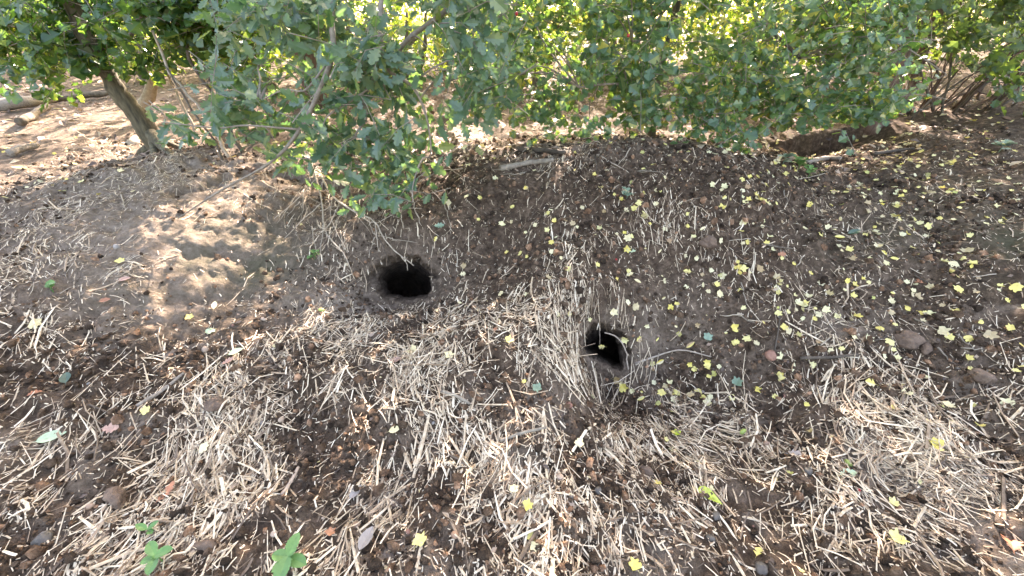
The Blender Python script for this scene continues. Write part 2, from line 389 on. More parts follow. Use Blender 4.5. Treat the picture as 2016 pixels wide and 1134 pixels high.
# ------------------------------------------------------------------ ground with the two burrows
def axis(lo, a, b, hi, step, grow):
    core = list(np.arange(a, b+step/2, step)); s = step; x = core[-1]; up = []
    while x < hi: s *= grow; x += s; up.append(x)
    s = step; x = core[0]; dn = []
    while x > lo: s *= grow; x -= s; dn.append(x)
    return np.array(dn[::-1]+core+up)
gx = axis(-160, -2.2, 2.4, 160, .012, 1.05); gy = axis(-60, .42, 3.0, 220, .012, 1.045)
def refine(a, spans):
    m = (a[:-1]+a[1:])/2; k = np.zeros(len(m), bool)
    for lo, hi in spans: k |= (m > lo) & (m < hi)
    return np.sort(np.concatenate([a, m[k]]))
hs = [h['c'] for h in HOLES]
gx = refine(gx, [(c[0]-.24, c[0]+.24) for c in hs]); gy = refine(gy, [(c[1]-.2, c[1]+.3) for c in hs])
XX, YY = np.meshgrid(gx, gy); ZZ = H(XX, YY)
GV = np.stack([XX, YY, ZZ], -1).reshape(-1, 3); nx, ny = len(gx), len(gy)
inhole = np.full(len(GV), -1)
for k, h in enumerate(HOLES):
    rel = GV-h['c']; s1 = rel@h['e1']/h['r1']; s2 = rel@h['e2']/h['r2']; da = rel@h['a']
    th = np.arctan2(s2, s1)
    wob = np.interp(th, h['A'], h['R'], period=2*np.pi)*(1+.03*np.sin(th*7+k*2)+.025*np.sin(th*13+k)+.02*np.sin(th*23))
    r = np.hypot(s1, s2)/wob
    upr = sst(-.55, .35, s2/np.maximum(r, .2)) if k == 0 else sst(-.4, .5, s2*.8+s1*.5)
    ring = (r >= 1) & (r < 1.45) & (np.abs(da) < .45); edge = 1.3+.07*pnoise(th*2.2+k*5, r*0+2)+.04*pnoise(th*7, r*0+k)
    push = (.085 if k == 0 else .1)*sst(edge+.06, edge-.16, r)*upr*(1+.5*pnoise(th*6, r*5))
    GV[ring] += h['a']*push[ring][:, None]
    sel = (r < 1) & (np.abs(da) < .45)
    GV[sel] += h['a']*push[sel][:, None]; da = da+np.where(sel, push, 0)
    q = 1-r[sel]; r2 = (1-.12*q)*(1-sst(.7, 1, q)); dep = h['D']*(1.15*q-.15*q*q)*sst(0, .06, q)
    rs = r[sel]; sc_ = np.where(rs > 1e-4, r2/np.maximum(rs, 1e-4), 0)
    n_ = GV[sel, 0]*9; wl = .03*pnoise(s1[sel]*3+n_, dep*8)*np.minimum(1, q*4)
    P = h['c'] + h['e1']*((s1[sel]*sc_*(1+wl))*h['r1'])[:, None] + h['e2']*((s2[sel]*sc_*(1+wl))*h['r2'])[:, None] + h['a']*(da[sel]*(1-sst(0, .5, q)) + dep)[:, None]
    P[:, 2] -= .3*dep**2; P[:, 0] += (-.25 if k == 0 else .3)*dep**2
    GV[sel] = P; inhole[np.where(sel)[0][q > .05]] = k
idx = np.arange(nx*ny).reshape(ny, nx)
Q = np.stack([idx[:-1, :-1], idx[:-1, 1:], idx[1:, 1:], idx[1:, :-1]], -1).reshape(-1, 4)
qh = inhole[Q]; hk = np.where((qh >= 0).all(1), qh[:, 0], -1)
def blobs(u, v, L):
    o = np.zeros_like(u)
    for cu, cv, ru, rv, wt in L: o += wt*np.exp(-((u-cu)/ru)**2-((v-cv)/rv)**2)
    return o
gu, gv, gd = proj(GV); inf = (gu > -400) & (gu < 2400) & (gv < 1500) & (GV[:, 1] > .1)
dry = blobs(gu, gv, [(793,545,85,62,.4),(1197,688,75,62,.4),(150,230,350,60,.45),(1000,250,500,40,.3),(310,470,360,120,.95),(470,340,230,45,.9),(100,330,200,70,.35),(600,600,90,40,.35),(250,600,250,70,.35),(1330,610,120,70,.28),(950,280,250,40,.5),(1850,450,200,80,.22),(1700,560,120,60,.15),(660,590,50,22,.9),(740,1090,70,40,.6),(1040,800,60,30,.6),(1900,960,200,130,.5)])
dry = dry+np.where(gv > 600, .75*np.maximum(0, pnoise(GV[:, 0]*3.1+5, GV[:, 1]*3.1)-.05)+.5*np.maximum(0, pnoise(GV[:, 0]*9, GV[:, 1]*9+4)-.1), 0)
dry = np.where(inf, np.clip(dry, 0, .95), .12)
moss = np.where(inf, np.clip(blobs(gu, gv, [(450,480,170,90,.45),(330,560,140,60,.5),(520,520,80,60,.5),(1990,490,90,60,.8),(1750,480,120,60,.4),(1900,360,120,50,.3)]), 0, .9), .2)
def sub(name, fsel, parent=None):
    f = Q[fsel]; us, inv = np.unique(f, return_inverse=True)
    me = mesh_from(name, GV[us], [inv.reshape(-1, 4)], M['soil'], True)
    for an, arr in (('dry', dry), ('moss', moss)):
        a = me.attributes.new(an, 'FLOAT', 'POINT'); a.data.foreach_set('value', arr[us].astype(np.float32))
    return link(name, me, parent)
ground = tag(sub('ground', hk < 0), 'dark earth bank and hollow strewn with straw and leaves', 'ground', kind='structure')
if 'category' in ground: del ground['category']
for k in range(2):
    b = sub('burrow_tunnel', hk == k, ground)
    b['label'] = ['round dark badger burrow mouth below the hanging twigs', 'smaller dark burrow mouth beside the straw heap'][k]

# ------------------------------------------------------------------ soil crumbs
rg = np.random.default_rng(21)
def ico():
    t = (1+5**.5)/2
    v = np.array([(-1,t,0),(1,t,0),(-1,-t,0),(1,-t,0),(0,-1,t),(0,1,t),(0,-1,-t),(0,1,-t),(t,0,-1),(t,0,1),(-t,0,-1),(-t,0,1)], float)
    f = np.array([(0,11,5),(0,5,1),(0,1,7),(0,7,10),(0,10,11),(1,5,9),(5,11,4),(11,10,2),(10,7,6),(7,1,8),(3,9,4),(3,4,2),(3,2,6),(3,6,8),(3,8,9),(4,9,5),(2,4,11),(6,2,10),(8,6,7),(9,8,1)])
    return norm(v), f
IV, IF = ico()
def in_hole_px(u, v, m=1.0):
    out = np.zeros(np.shape(u), bool)
    for c, ol in (((793, 553), HOLES[0]['px']), ((1197, 698), HOLES[1]['px'])):
        a = np.arctan2(v-c[1], u-c[0]); oa = np.array([math.atan2(q[1]-c[1], q[0]-c[0]) for q in ol]); orr = np.array([math.hypot(q[0]-c[0], q[1]-c[1]) for q in ol]); k = np.argsort(oa)
        out |= np.hypot(u-c[0], v-c[1]) < m*1.04*np.interp(a, oa[k], orr[k], period=2*np.pi)
    return out
def scatter(n, xlo, xhi, ylo, yhi, dens):
    x = rg.uniform(xlo, xhi, n); y = ylo+(yhi-ylo)*rg.uniform(0, 1, n)**1.15
    z = H(x, y); u, v, d = proj(np.stack([x, y, z], -1))
    keep = (rg.uniform(0, 1, n) < dens(u, v, x, y)*np.clip(2.1/np.maximum(d, .1), 0, 1)**1.2) & ~in_hole_px(u, v) & (u > -120) & (u < 2136) & (v < 1240)
    return np.stack([x, y, z], -1)[keep], u[keep], v[keep]
def crumb_d(u, v, x, y):
    d = .35+.6*pnoise(x*3+40, y*3)+.3*pnoise(x*9, y*9+20)
    d = d-.75*np.exp(-((u-330)/300)**2-((v-470)/120)**2)-1.2*in_hole_px(u, v, 1.4)
    d = d+blobs(u, v, [(1380,330,150,40,.5),(1650,720,200,80,.3),(1000,900,500,200,.2),(740,1090,70,40,.8),(1040,800,60,30,.5)])
    return np.clip(d, .015, 1)
P, _, _ = scatter(130000, -3.6, 3.9, .4, 3.6, crumb_d); P = P[:48000]; n = len(P)
s = np.exp(rg.normal(math.log(.0052), .6, n)).clip(.002, .024)
ax = rg.normal(size=(n, 3)); bx = rg.normal(size=(n, 3)); X, Y, Z = basis(ax, norm(bx))
P = P+np.array([0, 0, 1])*(s*.35)[:, None]
OV = np.array([(1,0,0),(-1,0,0),(0,.85,0),(0,-.85,0),(0,0,.75),(0,0,-.75)], float); OF = np.array([(0,2,4),(2,1,4),(1,3,4),(3,0,4),(2,0,5),(1,2,5),(3,1,5),(0,3,5)])
VV = []; FF = []; b = 0
for T, F_, m_ in ((OV, OF, s < .008), (IV*np.array([1, .8, .7]), IF, s >= .008)):
    V, f = place(T, F_, X[m_], Y[m_], Z[m_], P[m_], s[m_]); V += rg.normal(0, 1, V.shape)*np.repeat(s[m_]*.16, len(T))[:, None]
    VV.append(V); FF.append(f+b); b += len(V)
V = np.concatenate(VV); f = np.concatenate(FF)
tag(link('soil_crumbs', mesh_from('soil_crumbs', V, [f], M['crumb'])), 'loose dark soil crumbs scattered over the bank and hollow', 'soil', kind='stuff')

# ------------------------------------------------------------------ straw
def straw_d(u, v, x, y):
    d = blobs(u, v, [(900,700,230,80,.75),(1080,690,95,65,.95),(670,640,130,50,.6),(680,750,110,60,.8),(280,950,330,150,.7),(560,770,220,80,.5),(950,950,300,200,.45),(1050,1050,200,120,.55),(200,1090,300,80,.4),(700,1080,300,90,.3),
      (1600,900,300,120,.4),(1850,960,230,160,.85),(1680,790,110,50,.6),(1300,900,250,120,.3),(1215,440,40,50,.7),(1300,450,55,50,.45),(1110,500,50,70,.28),(1150,590,60,55,.32),(1060,610,60,50,.45),
      (850,480,60,40,.3),(680,500,70,60,.35),(640,400,90,60,.4),(240,530,50,22,.5),(60,620,110,130,.35),(100,470,170,90,.14),(100,380,200,90,.18),(330,330,200,40,.25),(1000,300,400,40,.25),(1700,650,300,120,.12),(1500,480,500,150,.08),(1230,620,20,25,.6)])
    d *= np.clip(.62+1.3*pnoise(x*2.2+7, y*2.2+4)+1.0*pnoise(x*6, y*6), .1, 1.7)
    d *= 1-.7*np.exp(-((u-880)/70)**2-((v-960)/70)**2)
    return np.clip(d, 0, 1)
P, pu, pv = scatter(190000, -3.6, 3.9, .38, 3.6, straw_d)
n = len(P)
L = np.exp(rg.normal(math.log(.052), .68, n)).clip(.012, .2)
L = np.where(pv < 650, np.minimum(L*.75, .1), L)
heap = blobs(pu, pv, [(950,690,250,80,1),(1850,950,250,150,.5),(680,750,120,60,.6)])
an = np.pi/2 + rg.normal(0, .65, n) + np.where(pu < 700, -.1, .12) + 1.1*pnoise(P[:, 0]*2.3+3, P[:, 1]*2.3)
hm = rg.uniform(0, 1, n) < heap.clip(0, .75); an = np.where(hm, rg.uniform(0, np.pi, n), an)
hang = np.exp(-((pu-1220)/140)**2-((pv-520)/130)**2) > .25
an = np.where(hang & (rg.uniform(0, 1, n) < .85), np.pi/2+rg.normal(0, .45, n), an)
dx = np.cos(an)*L/2; dy = np.sin(an)*L/2
bend = rg.normal(0, .055, n)*L
E = []
for t in (-1, 0, 1):
    x = P[:, 0]+dx*t+(-np.sin(an)*bend if t == 0 else 0); y = P[:, 1]+dy*t+(np.cos(an)*bend if t == 0 else 0)
    E.append(np.stack([x, y, H(x, y)], -1))
E = np.stack(E, 1)
lift = -.0012+rg.exponential(.0042, n)*(1+1.6*heap.clip(0, 1.2)); E[:, :, 2] += lift[:, None]
E[:, 1, 2] = np.maximum(E[:, 1, 2], (E[:, 0, 2]+E[:, 2, 2])/2-.004)
stick = (rg.uniform(0, 1, n) < .12); E[:, 2, 2] += np.where(stick, rg.uniform(0, .35, n)*L, 0)
wid = np.exp(rg.normal(math.log(.00155), .48, n)).clip(.0007, .005)*np.where(L > .08, 1.25, 1)*np.where(pv > 780, 1.12, 1)
eu, ev, ed = proj(E); bad = in_hole_px(eu, ev, .95).any(1) | (in_hole_px(eu, ev+8, 1.38).any(1) & (ev[:, 1] < 712) & (rg.uniform(0, 1, n) < .85))
E, wid, L, P, pu, pv = E[~bad], wid[~bad], L[~bad], P[~bad], pu[~bad], pv[~bad]
eu, ev, ed = proj(E)
inf = ((eu > 5) & (eu < 2011) & (ev > 5) & (ev < 1129)).all(1)
score = np.where(inf, np.hypot(eu[:, 2]-eu[:, 0], ev[:, 2]-ev[:, 0])*wid, 0)
order = np.argsort(-score); big = order[:300]; rest = order[300:]
Wd = np.stack([wid*.9, wid, wid*.75], 1)
V, f = tubes(E[rest], Wd[rest], 4, .45)
tag(link('straw_litter', mesh_from('straw_litter', V, f, M['straw'])), 'mass of pale dry straw scattered over the earth', 'straw', kind='stuff')
LM = [(828,1070,'the large bright yellow maple leaf'),(768,851,'the cream leaf below the heap'),(1370,970,'the large pointed yellow-green leaf'),(1040,990,'the pair of yellow leaves in front'),
 (1137,877,'the pale buff maple leaf'),(1648,941,'the pale green oak leaf'),(1055,766,'the blue-green leaf on the heap'),(1840,882,'the golden leaf in bright straw'),(1757,1066,'the golden leaf at lower right'),
 (205,846,'the large pinkish oak leaf'),(310,996,'the rusty orange oak leaf'),(75,873,'the long grey-green leaf'),(580,1110,'the nettle plant'),(322,1108,'the seedling at bottom left'),(405,886,'the yellow leaf left of centre'),
 (1782,672,'the large brown clod'),(1515,704,'the reddish-brown stone'),(793,553,'the round burrow'),(1195,697,'the smaller burrow'),(765,716,'the pinkish leaf on the heap'),(1462,852,'the green acorn'),
 (1993,1095,'the brown leaf in the corner'),(135,760,'the dark green leaf at left'),(1668,463,'the dark green leaf on the slope'),(1817,562,'the orange leaf on the slope'),(1233,392,'the green sprig on the bank'),
 (1570,335,'the green clump by the hollow'),(1037,322,'the pale log on the bank'),(1281,270,'the thin mossy trunk'),(312,285,'the leaning maple trunk'),(1230,492,'the pale green leaf on the bank'),(853,446,'the green oak leaf on the bank'),
 (1536,640,'the upright dark twig'),(1392,665,'the blue-green leaf on the slope'),(1448,755,'the blue-green leaf on dark soil'),(1900,230,'the bramble thicket'),(1390,480,'the dark clod high up'),(1930,745,'the clod at the right edge'),(705,1090,'the grey-brown withered leaf')]
def near_label(what, u, v):
    d = [math.hypot(u-a, (v-b)*1.2) for a, b, _ in LM]; j = int(np.argmin(d)); a, b, t = LM[j]
    w_ = 'just left of' if u-a < -abs(v-b) else 'just right of' if u-a > abs(v-b) else 'just above' if v < b else 'just below'
    if d[j] > 130: w_ = w_.replace('just', 'some way')
    return f'{what} {w_} {t}', f'{what} {w_} {t}'.replace('stem', 'stems').replace('yellow leaf', 'yellow leaves')
for i in big:
    c = E[i, 1]; V, f = tubes((E[i]-c)[None], Wd[i][None], 5, .6)
    o = link('straw_stem', mesh_from('straw_stem', V, f, M['straw'])); o.location = c
    lb, g = near_label('dry straw stem', pu[i], pv[i]); tag(o, lb, 'straw', g)
# chaff
def chaff_d(u, v, x, y): return np.clip(.3+.8*straw_d(u, v, x, y)+.3*pnoise(x*5, y*5), .05, 1)*np.where(np.exp(-((u-400)/200)**2-((v-500)/100)**2) > .4, .3, 1)
P, pu, pv = scatter(100000, -3.6, 3.9, .38, 3.6, chaff_d); n = len(P)
L = np.exp(rg.normal(math.log(.012), .5, n)).clip(.004, .03); an = rg.uniform(0, np.pi, n); d = np.stack([np.cos(an), np.sin(an)], -1)*L[:, None]/2
a = np.column_stack([P[:, :2]-d, np.zeros(n)]); b = np.column_stack([P[:, :2]+d, np.zeros(n)])
for e in (a, b): e[:, 2] = H(e[:, 0], e[:, 1])+.002+rg.exponential(.003, n)
V, f = tubes(np.stack([a, b], 1), np.repeat(rg.uniform(.0008, .0023, n)[:, None], 2, 1), 4, .5, cap=False)
tag(link('straw_chaff', mesh_from('straw_chaff', V, f, M['straw'])), 'short broken bits of straw trodden into the soil', 'straw', kind='stuff')

# ------------------------------------------------------------------ trees and shrubs
class Tree:
    def __init__(self, name, base, label, cat, leafkind, group=None):
        self.base = np.array(base, float); self.root = link(name, None); self.root.location = self.base
        tag(self.root, label, cat, group); self.kind = leafkind; self.tw = []; self.lf = []; self.limbs = []
        self.rng = np.random.default_rng(abs(hash(label)) % 1 + len(label)*17+int(abs(base[0])*100))
    def limb(self, name, pts, r0, r1, mt, **k):
        P = [np.array(p, float) for p in pts]; self.limbs.append(np.array(spline(P, 20)))
        return limb(name, P, r0, r1, mt, self.root, origin=self.base, **k)
    def zone(self, u0, v0, u1, v1, y0, y1, n, size, per=9, length=.26, face=.7, q=1.0, gap=.45):
        r = self.rng; n = max(3, int(n*q)); m = int(n*2.6)
        u = r.uniform(u0, u1, m); v = r.uniform(v0, v1, m); y = r.uniform(y0, y1, m)
        P = np.array([at_y(*k) for k in zip(u, v, y)])
        g = pnoise(P[:, 0]*3.1+11, P[:, 2]*3.1+P[:, 1]*1.3) + .5*pnoise(P[:, 0]*8, P[:, 2]*8)
        P = P[np.argsort(-g+r.normal(0, .28, m))[:n]]; P = P[sun_gap(P, gap)]
        P = P[P[:, 2] > H(P[:, 0], P[:, 1])+.05]
        self.twigs(P, size, per, length, face)
    def twigs(self, P, size, per, length, face=.7):
        r = self.rng; n = len(P)
        off = np.stack([r.normal(0, .75, n), r.uniform(-.2, .9, n), r.uniform(-.25, .95, n)], -1)
        B = P + norm(off)*(length*r.uniform(.7, 1.3, n))[:, None]
        mid = (P+B)/2 + np.array([0, 0, 1])*(length*.12)+r.normal(0, length*.06, (n, 3))
        self.tw.append(np.stack([B, mid, P], 1))
        t = np.linspace(.08, 1.0, per)[None]+r.uniform(-.04, .04, (n, per)); t = t.clip(0, 1)
        a = (1-t)**2; b = 2*t*(1-t); c = t**2
        pos = a[..., None]*B[:, None]+b[..., None]*(2*mid-.5*(B+P))[:, None]+c[..., None]*P[:, None]
        tdir = norm(P-B)[:, None]; side = norm(np.cross(tdir, [0, 0, 1.]))*np.where(np.arange(per) % 2, 1, -1)[None, :, None]
        X = norm(tdir*.7+side*r.uniform(.5, 1.1, (n, per, 1))+r.normal(0, .45, (n, per, 3))+np.array([0, 0, -.2]))
        Z = norm(np.array([0, -face, .7])+r.normal(0, .5, (n, per, 3)))
        X, Y, Z = basis(X.reshape(-1, 3), Z.reshape(-1, 3))
        pos = pos.reshape(-1, 3)+X*size*.22
        sz = size*np.exp(r.normal(0, .22, len(pos)))
        self.lf.append((X, Y, Z, pos, sz))
    def done(self, mt, twmat, parts=300, temps=None, branches=30, br=.006, twr=.0016, far=False):
        r = self.rng; ob = self.base
        if self.tw:
            TWG = np.concatenate(self.tw); k = len(TWG)
            V, f = tubes(TWG-ob, np.repeat(np.array([[twr*1.6, twr*1.2, twr*.7]]), k, 0), 3, cap=False)
            tag(link('twigs', mesh_from('twigs', V, f, twmat), self.root), kind='stuff')
            if self.limbs and branches:
                LP = np.concatenate(self.limbs)
                for i in r.choice(k, min(branches, k), replace=False):
                    e = TWG[i, 0]; dd = np.linalg.norm(LP-e, axis=1)+ .6*np.maximum(0, LP[:, 2]-e[2]-.6); s = LP[np.argmin(dd)]
                    L = np.linalg.norm(e-s)
                    m1 = s*.65+e*.35+np.array([0, 0, .16*L])+r.normal(0, .05*L, 3); m2 = s*.3+e*.7+np.array([0, 0, .14*L])+r.normal(0, .05*L, 3)
                    limb('branch', [s, m1, m2, e], br*(.7+.5*L), br*.4, twmat, self.root, n=8, sides=5, origin=ob, seed=int(i))
        X, Y, Z, pos, sz = [np.concatenate(q) for q in zip(*self.lf)]
        u, v, d = proj(pos+X*sz[:, None]*.5)
        inf = (u > 3) & (u < 2013) & (v > 3) & (v < 1131)
        sc = np.where(inf, sz/d, 0); od = np.argsort(-sc)
        parts = min(parts, int(inf.sum()))
        mesh = [mesh_from('leaf', T, [tr], mt) for T, tr in temps] if parts else []
        for j in od[:parts]:
            Mx = Matrix.Identity(4)
            for c, A in enumerate((X, Y, Z)):
                for q in range(3): Mx[q][c] = A[j, q]*sz[j]
            Mx.translation = Vector(pos[j]-ob)
            link('leaf', mesh[int(j) % len(mesh)], self.root, Mx)
        rest = od[parts:]; VV = []; FF = []; b = 0
        which = r.integers(0, len(temps), len(rest))
        which[(v[rest] < -60) | (pos[rest, 1] < 0)] = -1
        for q, (T, tr) in [(-1, KITE)]+list(enumerate(temps)):
            s = rest[which == q]
            if len(s) == 0: continue
            V, f = place(T, tr, X[s], Y[s], Z[s], pos[s]-ob, sz[s]); VV.append(V); FF.append(f+b); b += len(V)
        if VV: tag(link('foliage', mesh_from('foliage', np.concatenate(VV), FF, mt), self.root), kind='stuff')

# gaps cut into the crowns so the sun reaches chosen ground patches
PATCH = [(1950,890,.14),(1880,1000,.17),(1985,1040,.13),(1780,960,.09),(1700,880,.07),(1990,780,.12),(1040,800,.13),(100,330,1.1),(310,430,.32),(400,480,.22),(480,390,.36),(560,430,.2),(250,490,.2),(60,420,.3),(330,590,.1),(420,540,.1),(180,420,.16),(380,360,.2),(620,330,.2),(700,620,.07),(900,640,.07),(560,310,.3),(950,280,.5),(1120,300,.3),(640,570,.08),(270,520,.1),(330,640,.1),(1300,860,.1),(760,830,.1),(1650,900,.15)]
PG = [(hit(u, v), r) for u, v, r in PATCH]
def sun_gap(P, k=1.0):
    keep = np.ones(len(P), bool)
    for g, r in PG:
        t = (P[:, 2]-g[2])/SUN[2]; q = P-SUN*t[:, None]
        keep &= np.hypot(q[:, 0]-g[0], (q[:, 1]-g[1])*.8) > r*k
    return keep
def overhead(tree, x0, x1, y0, y1, z0, z1, n, size=.1):
    r = tree.rng; P = np.stack([r.uniform(x0, x1, n), r.uniform(y0, y1, n), r.uniform(z0, z1, n)], -1)
    g = pnoise(P[:, 0]*1.3+P[:, 2]*.5, P[:, 1]*1.3+P[:, 2]*.7); P = P[g > -.45]
    P = P[sun_gap(P)]; u, v, d = proj(P); P = P[(v < -70)]
    tree.twigs(P, size, 11, .45, .3)

# oak with boughs drooping over the round burrow
xo = at_y(600, 100, 5.0)[0]; ob = np.array([xo, 5.0, H1(xo, 5.0)])
oak = Tree('oak_tree', ob, 'oak tree whose leafy boughs droop low over the round burrow', 'tree', 'oak')
oak.limb('trunk', [ob-[0, 0, .1], ob+[.05, -.05, 1], ob+[0, -.1, 2.2], ob+[.1, -.2, 3.6]], .15, .1, M['barkr'], n=16, wob=.012)
top = ob+[.0, -.1, 2.0]
def Y(u, v, y): return at_y(u, v, y)
oak.limb('bough', [top, Y(640, -260, 3.6), Y(655, -90, 2.6), Y(652, 30, 2.3), Y(655, 105, 2.2), Y(628, 180, 2.12), Y(590, 255, 2.08), Y(535, 318, 2.04), Y(440, 372, 2.0), Y(350, 430, 1.97)], .022, .003, M['twig'], n=36, sides=7)
oak.limb('bough', [top, Y(760, -260, 3.4), Y(752, -60, 2.5), Y(750, 80, 2.3), Y(765, 138, 2.22), Y(812, 170, 2.2), Y(838, 225, 2.18), Y(848, 285, 2.15), Y(846, 310, 2.15)], .018, .0025, M['twig'], n=30, sides=7)
oak.limb('bough', [top, Y(900, -200, 3.4), Y(905, -20, 2.6), Y(800, 80, 2.4), Y(720, 180, 2.25), Y(722, 230, 2.2), Y(700, 265, 2.18), Y(702, 285, 2.17)], .018, .0035, M['twig'], n=30, sides=7)
oak.limb('bough', [Y(590, 255, 2.08), Y(530, 250, 2.06), Y(480, 247, 2.04), Y(430, 252, 2.02), Y(360, 245, 2.0), Y(320, 240, 1.98)], .006, .002, M['twig'], n=20, sides=6)
oak.limb('bough', [Y(640, 130, 2.18), Y(600, 178, 2.15), Y(560, 176, 2.15), Y(520, 195, 2.13), Y(505, 194, 2.12)], .006, .002, M['twig'], n=16, sides=6)
oak.limb('bough', [Y(760, 150, 2.22), Y(690, 200, 2.16), Y(655, 220, 2.13), Y(637, 245, 2.1), Y(634, 300, 2.08)], .006, .0025, M['twig'], n=20, sides=6)
for z in [(560,-40,1000,150,2.0,2.8,190),(600,130,960,250,2.0,2.6,120),(640,240,830,330,2.0,2.4,52),(670,310,810,430,1.95,2.3,34),(600,280,700,370,2.0,2.3,16),(480,280,620,330,2.0,2.2,8),(430,150,640,260,2.1,2.6,50),
          (330,230,480,300,1.95,2.2,10),(270,240,400,320,1.95,2.1,6),(420,-20,620,160,2.2,2.8,85),(950,140,1010,260,2.2,2.6,13),(840,280,890,350,2.1,2.3,4),(545,270,610,350,2.0,2.2,6)]:
    oak.zone(*z, .078, per=7, length=.24, face=.9, q=.6)
overhead(oak, -1.6, 1.2, 2.5, 6, 1.7, 4.4, 900)
oak.done(M['oak'], M['twig'], temps=OAK, branches=40, br=.007)

# leaning maple at left
b0 = hit(312, 290)
mp = Tree('maple_tree', b0, 'leaning maple with thick yellow-brown trunk at left', 'tree', 'maple')
mp.limb('trunk', [b0-[0, 0, .1], Y(285, 250, b0[1]), Y(250, 205, b0[1]-.02), Y(212, 150, b0[1]-.04), Y(165, 60, b0[1]-.05), Y(90, -120, b0[1]), Y(40, -330, b0[1]+.1)], .075, .042, M['barkg'], n=24, sides=12, wob=.006)
for k, (du, dv) in enumerate([(-45, 12), (28, 14), (-10, 22), (48, -2)]):
    mp.limb('root', [b0+[0, 0, .13], (b0+hit(312+du*.5, 290+dv*.5))/2+[0, 0, .04], hit(312+du, 290+dv, -.03)], .05, .02, M['barkg'], n=7, sides=8, wob=.004, seed=k)
for z in [(-60,-40,480,100,3.0,4.4,400),(60,90,300,150,3.1,3.8,100),(-20,80,110,170,3.3,4,30),(70,170,130,215,3.3,3.6,6),(300,70,520,140,3.2,4,60),(230,-30,520,80,3.0,3.6,90)]:
    mp.zone(*z, .07, per=8, length=.3, face=.8, q=1.4, gap=.42)
overhead(mp, -4.2, -1.2, 2.8, 6.2, 1.7, 4.2, 700)
mp.done(M['maple'], M['twig'], temps=HAW, branches=40, br=.007)

# slender many-stemmed shrub behind it
b1 = hit(470, 292)
hz = Tree('hazel_shrub', b1, 'slender shrub of many leaning thin stems beside the maple', 'shrub', 'maple')
for k, (p, r) in enumerate([([(455,312),(430,270),(395,215),(340,150),(300,60)], .012), ([(480,300),(450,250),(420,190),(375,120),(350,20)], .014), ([(500,285),(480,240),(450,200),(400,140),(380,60)], .012),
      ([(515,280),(500,235),(470,170),(430,110),(410,10)], .02), ([(440,315),(410,260),(360,190),(325,130)], .008), ([(545,262),(520,210),(470,150),(440,110),(420,40)], .022), ([(390,272),(372,230),(345,180),(320,130)], .011), ([(380,240),(355,200),(338,160),(330,120)], .009)]):
    pts = [hit(*p[0], -.04)]; yb = pts[0][1]
    pts += [at_y(u, v, yb+.02*j) for j, (u, v) in enumerate(p[1:])]
    hz.limb('stem', pts, r*1.2, r*.6, M['bark'] if k % 3 else M['deadtwig'], n=14, sides=7, wob=.006, seed=k)
for z in [(300,-30,560,100,3.2,4.0,90),(330,90,520,170,3.2,3.8,26)]: hz.zone(*z, .08, per=7, length=.28, q=.8)
hz.done(M['maple'], M['bark'], temps=HAW, branches=20, br=.006)

# pale cut stump pole behind the maple
b = hit(290, 236)
pole = Tree('dead_stub', b, 'short pale barkless trunk stub standing behind the leaning maple', 'stump', '')
pole.limb('trunk', [b-[0, 0, .1], b+[0, 0, .1], at_y(294, 190, b[1]), at_y(303, 150, b[1])], .055, .045, M['deadtwig'], n=10, sides=10, wob=.004)
pole.limb('root', [b+[-.02, 0, .1], at_y(275, 262, b[1]-.15), hit(262, 285, -.02)], .04, .055, M['deadtwig'], n=8, sides=8)

# hawthorns
b2 = at_y(1281, 275, 3.3); b2[2] = H1(b2[0], 3.3)
h1 = Tree('hawthorn_tree', b2, 'hawthorn with one thin mossy trunk above the dark bank', 'tree', 'haw')
h1.limb('trunk', [b2-[0, 0, .08], b2+[0, 0, .1], Y(1285, 200, b2[1]), Y(1300, 130, b2[1]+.3), Y(1330, 20, b2[1]+.5), Y(1360, -220, b2[1]+.2), Y(1370, -420, b2[1]+.2)], .034, .022, M['barkg'], n=22, sides=9, wob=.004)
for p, r in [([(1335,40,3.2),(1300,58,3.1),(1270,75,3.05),(1245,82,3.0)], .013), ([(1290,190,3.0),(1255,180,2.95),(1235,165,2.9),(1228,115,2.88)], .009), ([(1232,165,2.9),(1190,166,2.87),(1140,172,2.85)], .009), ([(1480,60,3.2),(1450,90,3.15),(1436,120,3.1)], .008)]:
    h1.limb('dead_branch', [Y(*q) for q in p], r, r*.6, M['twig'], n=10, sides=6)
for z in [(980,-40,1480,160,2.75,3.8,520),(1000,140,1480,225,2.7,3.4,210),(1080,210,1240,275,2.7,3.0,44),(1240,215,1480,285,2.7,3.1,80),(1150,250,1215,350,2.62,2.8,18),(1010,210,1080,290,2.7,2.9,10),(1380,250,1470,310,2.8,3,14),(960,170,1060,240,2.8,3.2,22),(1230,215,1300,250,2.7,2.9,6)]:
    h1.zone(*z, .06, per=8, length=.26, face=.85, q=.64)
overhead(h1, .6, 2.6, 2.6, 6, 1.7, 4.2, 650)
h1.done(M['haw'], M['twig'], temps=HAW, branches=45, br=.006)
b3 = hit(1722, 238)
h2 = Tree('hawthorn_tree', b3, 'bushy hawthorn with a thick reddish-brown trunk at right', 'tree', 'haw')
h2.limb('trunk', [b3-[0, 0, .1], Y(1735, 195, b3[1]), Y(1757, 130, b3[1]), Y(1780, 40, b3[1]), Y(1830, -150, b3[1]), Y(1860, -350, b3[1])], .11, .07, M['barkr'], n=20, sides=12, wob=.012)
h2.limb('trunk', [b3+[.05, .1, -.1], Y(1775, 190, b3[1]+.2), Y(1815, 110, b3[1]+.3), Y(1880, -60, b3[1]+.3)], .06, .04, M['barkr'], n=16, sides=10, wob=.012, seed=4)
h2.limb('dead_branch', [Y(1575, 115, 3.1), Y(1545, 85, 3.05), Y(1520, 62, 3.0), Y(1510, 50, 3.0)], .011, .007, M['darktwig'], n=10, sides=6)
